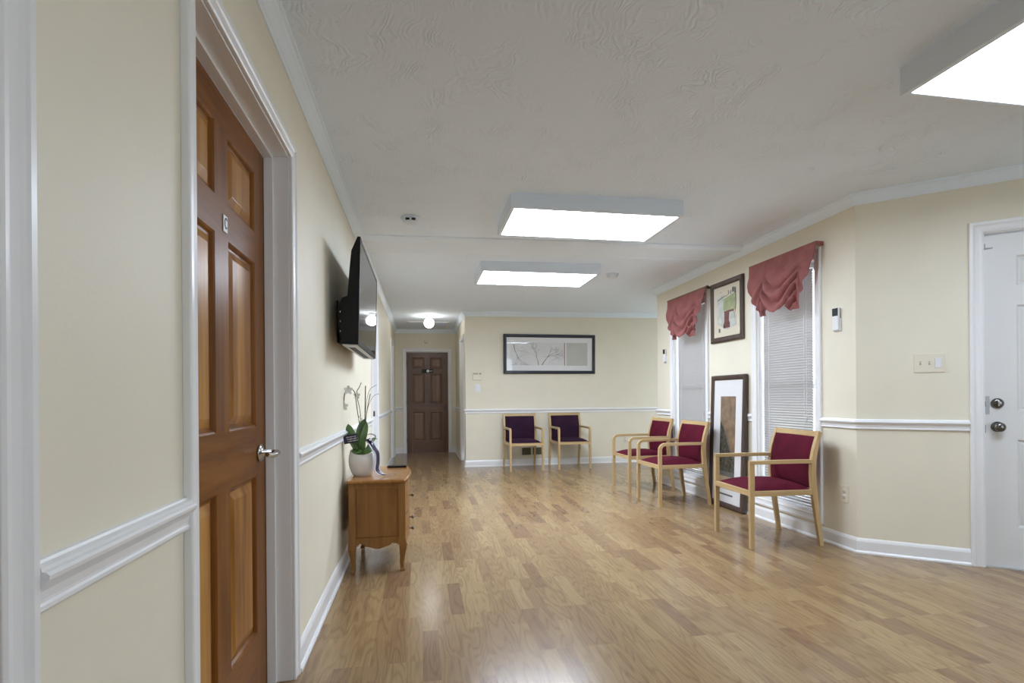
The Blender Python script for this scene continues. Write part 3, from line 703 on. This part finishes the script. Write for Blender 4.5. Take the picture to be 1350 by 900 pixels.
branch(-.05, az0 + .003, .7, .22, .004, 3, 4); branch(-.12, -.05, .35, .33, .005, 3, 4); branch(-.56, -.16, 1.0, .2, .004, 3, 4); branch(-.25, -.02, 2.5, .2, .004, 3, 4)
mb.build('artwork', [MT['paper_pale'], MT['ink'], MT['paper_grey'], MT['brick_red'], MT['ink_pale']], t)
# square-ish abstract between the windows
t = thing('framed_print', 'small brown framed abstract with green block hanging between the windows', 'picture', (XR - .001, (5.058 + 4.50) / 2, 1.941), -R90)
Wd, Hh = .556, .608
rect_frame(MB(), Wd, Hh, .052, .03).build('frame', MT['frame_brown'], t, bevel=.002)
MB().box((-Wd / 2 + .045, -.012, -Hh / 2 + .045), (Wd / 2 - .045, -.001, Hh / 2 - .045)).build('mat_board', MT['mat_cream'], t)
mb = MB(); y = -.0125
flat(mb, [(-.17, .15), (-.04, .17), (-.04, -.17), (-.16, -.12)], y, 2); flat(mb, [(-.03, -.05), (.16, -.06), (.17, -.16), (.02, -.19), (-.06, -.17)], y, 2)
flat(mb, [(-.06, .12), (.15, .16), (.16, .0), (.12, -.02), (-.05, .01)], y - .0004, 0)
flat(mb, [(-.04, .0), (.12, .0), (.13, -.05), (.05, -.08), (.06, -.17), (-.04, -.17)], y - .0008, 1); flat(mb, [(.05, -.02), (.12, -.02), (.14, -.12), (.07, -.15), (.04, -.1)], y - .001, 2)
for x, z, ww, hh in ((.03, .155, .02, .05), (.07, .15, .018, .05), (.10, .165, .05, .06), (.135, .15, .04, .07), (-.14, -.205, .05, .05), (-.10, .19, .015, .015)):
    quad(mb, x, z, x + ww * .6, z + hh * .8, y - .0012, 3)
stroke(mb, [(-.15, .12), (-.08, .14), (.02, .15), (.1, .19)], .012, y - .0014, 3); stroke(mb, [(.155, .19), (.16, .05), (.15, -.02), (.13, -.08)], .014, y - .0014, 3)
mb.build('artwork', [MT['art_green'], MT['art_maroon'], MT['art_pale'], MT['ink']], t)
# tall picture leaning on the wall
t = thing('framed_print', 'tall brown framed abstract with wide white mat leaning against the wall on the floor', 'picture', (2.949, 4.742, 0.004), math.radians(-91.0))
Wd, Hh, lean = .60, 1.298, math.atan(.034 / 1.0)
kids = [rect_frame(MB(), Wd, Hh, .048, .032).build('frame', MT['frame_brown'], t, bevel=.002),
        MB().box((-Wd / 2 + .04, -.012, -Hh / 2 + .04), (Wd / 2 - .04, -.001, Hh / 2 - .04)).build('mat_board', MT['mat_white'], t)]
mb = MB(); y = -.0125; a0, a1, z0, z1 = -.13, .135, -.47, .44
quad(mb, a0, z0, a1, z1, y, 0); quad(mb, a0, z0, a1, -.345, y - .0003, 2)
pts = [(a0, -.345), (a1, -.345), (a1, -.16), (.075, -.12), (.01, -.02), (-.06, .12), (a0, .20)]
flat(mb, pts, y - .0004, 1); flat(mb, [(a0, -.345), (a1, -.345), (a1, -.295), (a0, -.30)], y - .0006, 3)
stroke(mb, [(a1 - .02, -.17), (.03, -.02), (-.05, .12), (-.11, .28), (-.10, z1)], .012, y - .0008, 3)
quad(mb, a0 - .0, -.532, a1 - .02, -.515, y - .0003, 3)
kids.append(mb.build('artwork', [MT['art_brown'], MT['art_dark'], MT['art_tan'], MT['ink']], t))
for k_ in kids: k_.rotation_euler = (-lean, 0, 0); k_.location = (0, math.sin(lean) * Hh / 2, math.cos(lean) * Hh / 2)

# ------------------------------------------------------------------ swagged valances
def valance(name, yw, ztop, label, rod):
    y0, y1 = yw     # near, far (world y)
    PJ = .062 if rod else .060
    t = thing(name, label, 'valance', (XR, (y0 + y1) / 2, ztop), -R90, 'dusty rose swag valances over the windows')
    W_ = y1 - y0; h = W_ / 2
    NX, NZ = 150, 110; vs = []
    def lerp(tab, s):
        for (a, p), (b, q) in zip(tab, tab[1:]):
            if a <= s <= b: k = (s - a) / (b - a); return p + (q - p) * k
        return tab[-1][1]
    zb = [(0, .235), (.04, .27), (.09, .30), (.14, .36), (.20, .41), (.235, .43), (.245, .485), (.345, .485), (.36, .43), (.45, .46), (.55, .482), (.64, .46), (.725, .41), (.74, .49), (.85, .485), (.862, .40), (.90, .33), (.94, .25), (1, .14)]
    k_ = W_ / .825
    for a in range(NX + 1):
        s = a / NX; L = lerp(zb, s) * k_
        for b in range(NZ + 1):
            v = b / NZ; z = -v * L
            x = -h + s * W_ + (.03 * W_ * v if s < .5 else -.02 * W_ * v) * abs(2 * s - 1)
            c = (s - .545) / .265; f = 0
            zz = -z / (.48 * k_)                     # 0 at the top, 1 at the lowest hem
            body = .006 + .028 * math.sin(min(1, zz) * PI / 2)
            if abs(c) < 1.0:       # U-shaped folds slung between the two gathers
                sag = (1 - c * c)
                q = (zz - .30) - .40 * sag * (.45 + .55 * min(1, zz))
                am = max(0, min(1, (zz - .22) / .35)) * max(0, min(1, (q + .42) / .25))
                ph = (q * 5.2 + .15) % 1.0
                f += am * (.064 - .014 * sag) * (1 - (2 * ph - 1) ** 2) ** 1.0 + .020 * zz * sag
            else:                   # side wings fanning from the gathers
                e_ = min(1, (abs(s - .545) - .265) / .22)
                fan = math.atan2(zz - .28, e_ + .12)
                f += .030 * max(0, min(1, (zz - .2) / .3)) * (.5 + .5 * math.cos(fan * 13.0)) + .012 * zz
            g = min(abs(s - .285), abs(s - .80))
            pin = math.exp(-(g / .028) ** 2) * max(0, min(1, (zz - .30) / .2))
            f += pin * (.002 * math.sin(z * 150) - .020)
            vs.append((x, -(PJ + body + f), z))
    fs = [(a * (NZ + 1) + b, (a + 1) * (NZ + 1) + b, (a + 1) * (NZ + 1) + b + 1, a * (NZ + 1) + b + 1) for a in range(NX) for b in range(NZ)]
    mb = MB(); mb.add(vs, fs, 0, True)
    o = mb.build('swag', MT['rose'], t); sd = o.modifiers.new('cloth', 'SOLIDIFY'); sd.thickness = .003
    mb = MB()
    if rod:
        mb.tube([(-h - .01, -.062, -.008), (h + .012, -.062, -.008)], .009, 10)
        r = mb.build('rod', MT['bronze'], t)
        f = MB(); f.lathe([(.009, 0), (.013, .006), (.009, .012), (.015, .022), (.012, .034), (.001, .04)], (h + .012, -.062, -.008), 'x', 14); f.build('finial', MT['bronze'], r)
        f = MB(); f.box((h - .012, -.06, -.02), (h - .002, .0, .004)); f.build('bracket', MT['bronze'], r)
        MB().box((-h + .002, -.06, -.02), (-h + .012, .0, .004)).build('bracket', MT['bronze'], r)
    else:
        mb.box((-h, -.068, -.026), (h, -.055, .004)); mb.box((h - .012, -.055, -.026), (h, -.001, .004)); mb.box((-h, -.055, -.026), (-h + .012, -.001, .004))
        mb.build('mounting_board', MT['rose'], t, bevel=.002)
valance('window_valance', (5.085, 5.93), 2.242, 'dusty rose swag valance on a bronze rod, nearest the outer wall corner', True)
valance('window_valance', (3.515, 4.335), 2.258, 'dusty rose swag valance on a covered board beside the hanging picture', False)

# ------------------------------------------------------------------ television
t = thing('television', 'black flat television tilted on a bracket on the left wall', 'television', (-.345, 3.60, 1.405), R90)
# local x = world y, local -y = room
TW, TH = 1.13, .60
shell = [(0, 0), (.088, 0), (.090, .06), (.085, .20), (.060, .27), (.052, .42), (.044, .52), (.012, .60), (0, .60)]
tilt = math.radians(-1.5)
kids = [MB().prism(shell, 'x', -TW / 2, TW / 2).build('case', MT['black'], t, bevel=.003),
        MB().box((-TW / 2 + .022, -.0025, .03), (TW / 2 - .022, 0, TH - .022)).build('screen', MT['black_gloss'], t),
        MB().box((-TW / 2 + .01, .004, -.006), (TW / 2 - .01, .084, 0)).build('speaker_strip', MT['silver'], t)]
mb = MB()
for i in range(26): mb.box((-.42 + i * .033, .03, -.0075), (-.40 + i * .033, .066, -.006))
kids.append(mb.build('vent_slots', MT['black'], kids[2]))
bz = MB(); bz.box((-TW / 2, -.004, 0), (TW / 2, 0, .03)); bz.box((-TW / 2, -.004, TH - .022), (TW / 2, 0, TH)); bz.box((-TW / 2, -.004, .03), (-TW / 2 + .022, 0, TH - .022)); bz.box((TW / 2 - .022, -.004, .03), (TW / 2, 0, TH - .022))
kids.append(bz.build('bezel', MT['black'], t, bevel=.001))
for k_ in (kids[0], kids[1], kids[2], kids[4]): k_.rotation_euler = (tilt * -1, 0, 0)
mb = MB(); mb.prism([(.04, .02), (.100, .03), (.116, .10), (.116, .22), (.09, .27), (.04, .29)], 'x', -.50, .50); mb.box((-.20, .11, .06), (.20, .150, .26)); mb.box((-.24, .148, .04), (.24, .158, .30))
br = mb.build('wall_bracket', MT['black'], t, bevel=.003)
for y in (.075, .10):
    for z in (.08, .135, .19): MB().lathe([(.001, -.003), (.005, -.003), (.005, 0), (.001, 0)], (-.50, y, z), 'x', 10).build('bolt', MT['chrome'], br)

# ------------------------------------------------------------------ chest of drawers
CXO, CYO = -.275, 3.745
t = thing('chest_of_drawers', 'small cherry wood chest with scalloped apron and curved legs below the television', 'chest', (CXO, CYO, 0))
bx0, bx1, by = -.178, .172, .312        # local: back, front, half length
for sx in (0, 1):
    for sy in (-1, 1):
        cx = bx0 + .022 if sx == 0 else bx1 - .022; cy = sy * (by - .022); ox = (-1 if sx == 0 else 1); rings = []
        for z, hw, dx in ((.565, .022, 0), (.215, .022, 0), (.185, .0235, .004), (.15, .0225, .006), (.10, .0165, .001), (.05, .0125, -.004), (.022, .0125, -.002), (.010, .0155, .003), (0, .0145, .003)):
            ax, ay = cx + ox * dx * (.6 if sx == 0 else 1), cy + sy * dx * .6
            rings.append([(ax - hw, ay - hw, z), (ax + hw, ay - hw, z), (ax + hw, ay + hw, z), (ax - hw, ay + hw, z)])
        MB().loft(rings, 0, False).build('leg', MT['chest'], t, bevel=.004)
def scallop(w0, w1, ztop, zend, zmid, n=24):
    pts = [(w0, ztop)]
    for i in range(n + 1):
        u = i / n; c = abs(2 * u - 1); z = zend + (.022 * math.sin(PI * min(1, (1 - c) / .45))) if (1 - c) < .45 else zend + (zmid - zend) * (0.5 - 0.5 * math.cos(PI * ((1 - c) - .45) / .55))
        pts.append((w0 + (w1 - w0) * u, z))
    return pts + [(w1, ztop)]
for sy in (-1, 1):
    y0, y1 = sorted((sy * (by - .004), sy * (by - .022)))
    mb = MB(); mb.box((bx0 + .044, y0, .530), (bx1 - .044, y1, .565)); mb.prism(scallop(bx0 + .044, bx1 - .044, .222, .165, .148), 'y', y0, y1)
    yp0, yp1 = sorted((sy * (by - .014), sy * (by - .026)))
    mb.box((bx0 + .044, yp0, .222), (bx1 - .044, yp1, .530)); 
    mb.build('side_panel', MT['chest'], t, bevel=.002)
mb = MB(); mb.box((bx0 + .002, -by + .044, .2), (bx0 + .014, by - .044, .565)); mb.box((bx0 + .014, -by + .03, .2), (bx1 - .05, by - .03, .212)); mb.build('back_panel', MT['chest'], t)
mb = MB(); mb.prism([(y, z) for y, z in scallop(-by + .044, by - .044, .166, .150, .135)], 'x', bx1 - .02, bx1 - .004); mb.build('apron', MT['chest'], t, bevel=.002)
def bulge(y): return .026 * math.cos(PI * y / (2 * by)) ** 1.0 + .004 * math.cos(3 * PI * y / (2 * by))
for z0, z1, kz in ((.345, .548, .427), (.236, .336, .274), (.168, .228, .197)):
    ys = [(-by + .046) + (2 * by - .092) * i / 20 for i in range(21)]
    poly = [(bx1 - .012 + bulge(y), y) for y in ys] + [(bx1 - .08, ys[-1]), (bx1 - .08, ys[0])]
    dr = MB().prism(poly, 'z', z0, z1).build('drawer', MT['chest'], t, bevel=.003)
    for y in (0.0,):
        x = bx1 - .012 + bulge(y)
        MB().lathe([(.001, 0), (.007, .0), (.004, .006), (.004, .014), (.012, .019), (.013, .025), (.008, .03), (.001, .031)], (x, y, kz), 'x', 14).build('knob', MT['dark_metal'], dr)
ys = [-.34 + .68 * i / 30 for i in range(31)]
def edge(d): return [(bx1 + .010 + d + .7 * bulge(y * .92) - (.014 * (abs(y) / .34) ** 8), y * (1 + d / .34)) for y in ys] + [(bx0 - .008, .34 + d), (bx0 - .008, -.34 - d)]
mb = MB(); mb.loft([[(x, y, z) for x, y in edge(d)] for d, z in ((-.014, .565), (-.006, .570), (0, .577), (0, .583), (-.006, .590))], 0, False, True); mb.build('top', MT['chest_top'], t, bevel=.001)

# remote on the chest
t = thing('remote_control', 'black remote control lying on the chest beside the potted orchid', 'remote', (-.178, 3.985, .5905), 0)
MB().box((-.07, -.021, 0), (.07, .021, .014)).build('body', MT['black'], t, bevel=.005)
mb = MB()
for i in range(8):
    for j in range(3): mb.box((-.058 + i * .015, -.014 + j * .011, .0138), (-.049 + i * .015, -.007 + j * .011, .0155))
mb.build('buttons', MT['ribbon'], t)

# ------------------------------------------------------------------ potted orchid
PX, PY, PZ = -.388, 3.63, .5905
t = thing('potted_orchid', 'orchid with strap leaves and ribbon in a white ovoid pot on the chest', 'plant', (PX, PY, PZ))
pot = MB().lathe([(.001, 0), (.054, 0), (.060, .004), (.074, .03), (.086, .07), (.0885, .10), (.086, .13), (.078, .165), (.075, .172), (.071, .172), (.072, .15), (.06, .12), (.001, .118)], n=40)
def slant(p):
    k = max(0, (p[2] - .09) / .082); return (p[0], p[1], p[2] + .38 * min(.01, p[1]) * k * k)
pot.v = [slant(p) for p in pot.v]; pot.build('pot', MT['pot'], t)
MB().lathe([(.001, .132), (.072, .132), (.070, .120), (.001, .120)], n=24).build('soil', MT['soil'], t)
rm = random.Random(3); mb = MB()
for i in range(40):
    a = rm.uniform(0, 2 * PI); r = .058 * math.sqrt(rm.random()); s = rm.uniform(.012, .019)
    mb.ellipsoid((r * math.cos(a), r * math.sin(a), .160 + .16 * min(0, r * math.sin(a)) + rm.uniform(0, .014)), s, s, s * .8, 8, 6)
mb.build('moss', MT['moss'], t)
def blade(path, wd, tilt=(1, 0, 0)):
    mb = MB(); n = 14; P = [Vector(p) for p in path]; vs = []
    def at(u):
        k = u * (len(P) - 1); i = min(int(k), len(P) - 2); f = k - i
        p0, p1, p2, p3 = P[max(i - 1, 0)], P[i], P[i + 1], P[min(i + 2, len(P) - 1)]
        return .5 * ((2 * p1) + (p2 - p0) * f + (2 * p0 - 5 * p1 + 4 * p2 - p3) * f * f + (3 * p1 - p0 - 3 * p2 + p3) * f ** 3)
    side = Vector(tilt).normalized(); m = 6
    for i in range(n + 1):
        u = i / n; c = at(u); tg = (at(min(1, u + .02)) - at(max(0, u - .02))).normalized(); s = (side - tg * side.dot(tg)).normalized(); nn = tg.cross(s)
        w_ = wd / 2 * max(.02, (math.sin(PI * (u * .86 + .14) ** 1.0)) ** .6 * (1 if u < .75 else math.sqrt(max(0, 1 - ((u - .75) / .25) ** 2))))
        for j in range(m + 1):
            q = -1 + 2 * j / m; vs.append(c + s * w_ * q + nn * (abs(q) * w_ * .28))
    mb.add(vs, [(i * (m + 1) + j, (i + 1) * (m + 1) + j, (i + 1) * (m + 1) + j + 1, i * (m + 1) + j + 1) for i in range(n) for j in range(m)], 0, True)
    o = mb.build('leaf', MT['leaf'], t); sd = o.modifiers.new('thick', 'SOLIDIFY'); sd.thickness = .002; return o
blade([(-.005, .01, .15), (-.015, .015, .24), (.0, .03, .33), (.012, .05, .375)], .072, (1, -.1, 0))
blade([(-.005, -.03, .15), (-.002, -.045, .22), (.018, -.04, .30), (.032, -.02, .355)], .058, (.8, -.6, 0))
blade([(-.02, .0, .15), (-.05, -.01, .22), (-.078, -.015, .29), (-.088, -.015, .345)], .07, (1, -.2, 0))
blade([(-.02, -.03, .15), (-.055, -.05, .205), (-.085, -.07, .235), (-.105, -.085, .24)], .06, (.4, -1, .3))
blade([(.02, .02, .15), (.05, .04, .20), (.075, .06, .235), (.09, .075, .235)], .05, (-.5, 1, .2))
def stem(pts, r, name='stem', n=6):
    P = [Vector(p) for p in pts]; out = []
    for i in range(len(P) - 1):
        p0, p1, p2, p3 = P[max(i - 1, 0)], P[i], P[i + 1], P[min(i + 2, len(P) - 1)]
        for k in range(5):
            f = k / 5; out.append(.5 * ((2 * p1) + (p2 - p0) * f + (2 * p0 - 5 * p1 + 4 * p2 - p3) * f * f + (3 * p1 - p0 - 3 * p2 + p3) * f ** 3))
    out.append(P[-1]); return MB().tube(out, r, n).build(name, MT['stem'], t)
# z above the pot base = (626.5 - v) * .00505, x = (u - 478.5) * .0051
def q(u, v, y=0.0): return ((u - 478.5) * .0051, y, (626.5 - v) * .00505)
stem([q(477, 596), q(476, 565), q(472.5, 540), q(470, 519), q(466, 513), q(461, 512), q(457, 519), q(455.5, 534)], .0030)
stem([q(479, 596, .02), q(476, 545, .02), q(473, 528, .02), q(471.5, 517, .02), q(475, 510, .02), q(477.5, 504, .02)], .0026)
stem([q(481, 596, .01), q(482, 556, .01), q(483, 508.5, .01)], .0036, 'support_stick')
stem([q(482, 570, .015), q(484, 545, .015), q(489, 519, .015)], .0026, 'support_stick')
stem([q(482, 552, .02), q(484, 530, .02), q(488, 514, .02), q(497, 507, .02)], .0014)
stem([q(483, 549, .025), q(487, 533, .025), q(493, 522, .025), q(500, 519, .025)], .0014)
def flower(c, s, yaw):
    mb = MB()
    for k in range(5):
        a = 2 * PI * k / 5 + .3; d = Vector((math.cos(a) * math.cos(yaw), math.cos(a) * math.sin(yaw) - .25, math.sin(a)))
        ctr = Vector(c) + d * s * .55
        nx = Vector((math.sin(yaw), -math.cos(yaw), 0)); dd = d.normalized(); sd = dd.cross(nx).normalized(); rings = []
        pts = [ctr + dd * s * .5 * math.cos(2 * PI * i / 12) + sd * s * .34 * math.sin(2 * PI * i / 12) for i in range(12)]
        mb.loft([pts, [p + nx * .0015 for p in pts]], 0, True)
    mb.ellipsoid(c, s * .2, s * .25, s * .2, 8, 6); mb.build('flower', MT['petal'], t)
flower(q(462, 514, -.012), .030, .2); flower(q(472.5, 521, .0), .024, -.3); flower(q(456, 535, -.015), .030, .1)
mb = MB(); mb.tube([q(474, 553, -.012), q(476, 548, -.016), q(479, 552, -.012), q(476.5, 555, -.010), q(474, 553, -.012)], .004, 8); mb.build('stem_clip', MT['petal'], t)
# gift card on a pick, white handwriting (illegible in the photograph)
cd = MB().box((-.044, -.002, -.028), (.044, 0, .028)).build('gift_card', MT['ribbon'], t, bevel=.0015); cd.location = (-.062, -.095, .252); cd.rotation_euler = (.12, -.16, .12)
mb = MB()
for i, z in enumerate((.013, -.001, -.015)):
    pts = [(-.026 + .003 * i + .062 * k / 40, -.0032, z + .0042 * math.sin(k * 1.15 + i) * (.6 + .4 * math.sin(k * .37 + 2 * i))) for k in range(41)]
    mb.tube(pts, .0013, 5)
mb.build('writing', MT['petal'], cd)
MB().tube([(-.05, -.085, .245), (-.03, -.05, .15)], .0015, 6).build('card_pick', MT['stem'], t)
# satin ribbon spilling down the pot
mb = MB()
path = [q(486, 578, -.03), q(491, 584, -.055), q(495, 591, -.06), q(498.5, 597, -.06), q(499, 608, -.065), q(498.5, 618, -.08), (.135, -.075, .0125), (.165, -.045, .004), (.215, -.01, .002)]
P = [Vector(p) for p in path]; out = []
for i in range(len(P) - 1):
    p0, p1, p2, p3 = P[max(i - 1, 0)], P[i], P[i + 1], P[min(i + 2, len(P) - 1)]
    for k in range(5):
        f = k / 5; out.append(.5 * ((2 * p1) + (p2 - p0) * f + (2 * p0 - 5 * p1 + 4 * p2 - p3) * f * f + (3 * p1 - p0 - 3 * p2 + p3) * f ** 3))
out.append(P[-1]); n = len(out)
for (a, b, mi) in ((-1, -.55, 1), (-.55, .75, 0), (.75, 1, 1)):
    vs = []
    for i, c in enumerate(out):
        u = i / (n - 1); s = Vector((.62, .78 - .3 * u, .25 * (1 - u))).normalized(); hw = .026 - .008 * u
        vs += [c + s * hw * a, c + s * hw * b]
    mb.add(vs, [(2 * i, 2 * i + 1, 2 * i + 3, 2 * i + 2) for i in range(n - 1)], mi, True)
o = mb.build('ribbon', [MT['ribbon'], MT['ribbon_edge']], t); sd = o.modifiers.new('thick', 'SOLIDIFY'); sd.thickness = .0012
mb = MB()
for s in (-1, 1):
    pts = [Vector(q(487, 577, -.03)) + Vector((math.sin(a) * .035 + .012, s * .018, math.cos(a) * .024 + .004)) for a in [2 * PI * i / 14 for i in range(15)]]
    mb.loft([[p + Vector((0, -.014, 0)) for p in pts], [p + Vector((0, .014, 0)) for p in pts]], 0, True, False, False)
o = mb.build('bow', MT['ribbon'], t); sd = o.modifiers.new('thick', 'SOLIDIFY'); sd.thickness = .0012

# ------------------------------------------------------------------ small wall fittings
def remote_holder(y, z, label):
    t = thing('wall_remote', label, 'remote', (XR, y, z), -R90, 'white remote controls in wall holders')
    MB().box((-.032, -.010, -.085), (.034, -.001, .01)).build('holder', MT['white_plastic'], t, bevel=.004)
    b = MB().box((-.028, -.024, -.078), (.028, -.008, .088)).build('body', MT['white_plastic'], t, bevel=.006)
    MB().box((-.0255, -.0265, .028), (.0255, -.0235, .084)).build('display', MT['black'], t, bevel=.001)
remote_holder(3.383, 1.648, 'white air conditioner remote on the wall between the lone chair window and the entry wall')
remote_holder(6.128, 1.592, 'white air conditioner remote on the wall beside the outer corner')
def plate(name, label, cat, fr, x, z, w_, h_, mat, build):
    t = thing(name, label, cat, local(fr, x, 0, z), fr[1])
    MB().box((-w_ / 2, -.006, -h_ / 2), (w_ / 2, -.0005, h_ / 2)).build('plate', MT[mat], t, bevel=.003); build(t); return t
def sw3(t):
    for x in (-.047, .001):
        tg = MB().box((x - .004, -.0075, -.012), (x + .004, -.006, .012)).build('toggle_slot', MT['ivory_dark'], t)
        MB().box((x - .003, -.017, -.001), (x + .003, -.0075, .006)).build('toggle', MT['ivory'], tg, bevel=.001)
    MB().box((.029, -.011, -.033), (.063, -.006, .033)).build('rocker', MT['white_plastic'], t, bevel=.002)
plate('light_switch', 'ivory triple switch plate beside the entry door', 'switch', FD, .4065, 1.309, .165, .125, 'ivory', sw3)
def outlet(t):
    for z in (-.020, .020):
        r = MB().lathe([(.001, -.006), (.0165, -.006), (.0165, -.0085), (.001, -.0085)], (0, 0, z), 'y', 20).build('receptacle', MT['ivory'], t)
        MB().box((-.0075, -.0092, z - .004), (-.0055, -.0084, z + .006)).box((.0055, -.0092, z - .004), (.0075, -.0084, z + .005)).box((-.002, -.0092, z - .011), (.002, -.0084, z - .0075)).build('slots', MT['ivory_dark'], r)
plate('wall_outlet', 'ivory outlet low on the wall between the lone chair and the entry wall', 'outlet', FRR, YC - 3.331, .391, .078, .122, 'ivory', outlet)
plate('wall_outlet', 'ivory outlet on the far wall behind the rounded arm chair nearest the corner', 'outlet', FF, 3.34, .392, .072, .115, 'ivory', outlet)
def rocker(t): MB().box((-.017, -.010, -.033), (.017, -.006, .033)).build('rocker', MT['white_plastic'], t, bevel=.002)
plate('light_switch', 'white single switch plate below the thermostat by the hall', 'switch', FF, .882, 1.242, .085, .128, 'white_plastic', rocker)
t = thing('thermostat', 'ivory thermostat on the far wall beside the hall', 'thermostat', (.876, YF, 1.428))
MB().box((-.070, -.026, -.060), (.070, -.0005, .024)).build('body', MT['ivory'], t, bevel=.004)
MB().box((-.070, -.024, .025), (.070, -.0005, .058)).build('top_cover', MT['ivory'], t, bevel=.003)
mb = MB()
for x in (-.06, -.035, -.010): mb.box((x, -.026, .031), (x + .02, -.024, .052))
mb.build('buttons', MT['ivory_dark'], t)
MB().box((.034, -.027, .028), (.062, -.024, .055)).build('display', MT['ivory_dark'], t)
t = thing('wall_vent', 'ivory floor-level register with two dark openings behind the plum chair', 'vent', (1.749, YF, .226))
mb = MB(); mb.box((-.178, -.010, -.075), (.178, -.0005, -.058)); mb.box((-.178, -.010, .058), (.178, -.0005, .075)); mb.box((-.178, -.010, -.058), (-.160, -.0005, .058)); mb.box((.160, -.010, -.058), (.178, -.0005, .058)); mb.box((-.014, -.010, -.058), (.014, -.0005, .058))
mb.build('frame', MT['ivory'], t, bevel=.002)
for x0, x1 in ((-.16, -.014), (.014, .16)):
    mb = MB(); mb.box((x0, -.003, -.058), (x1, -.0005, .058))
    for i in range(9): mb.prism([(-.008, -.054 + i * .0125), (-.003, -.048 + i * .0125), (-.003, -.050 + i * .0125), (-.008, -.056 + i * .0125)], 'x', x0, x1)
    mb.build('louvres', MT['grille_dark'], t)
t = thing('door_chime', 'small round beige chime above the brown hall door', 'chime', (.112, YH, 2.208))
MB().lathe([(.001, -.0005), (.042, -.0005), (.042, -.014), (.034, -.022), (.001, -.024)], (0, 0, 0), 'y', 24).build('cover', MT['ivory'], t)
MB().lathe([(.001, -.024), (.010, -.024), (.010, -.027), (.001, -.027)], (0, 0, 0), 'y', 14).build('button', MT['white_plastic'], t)
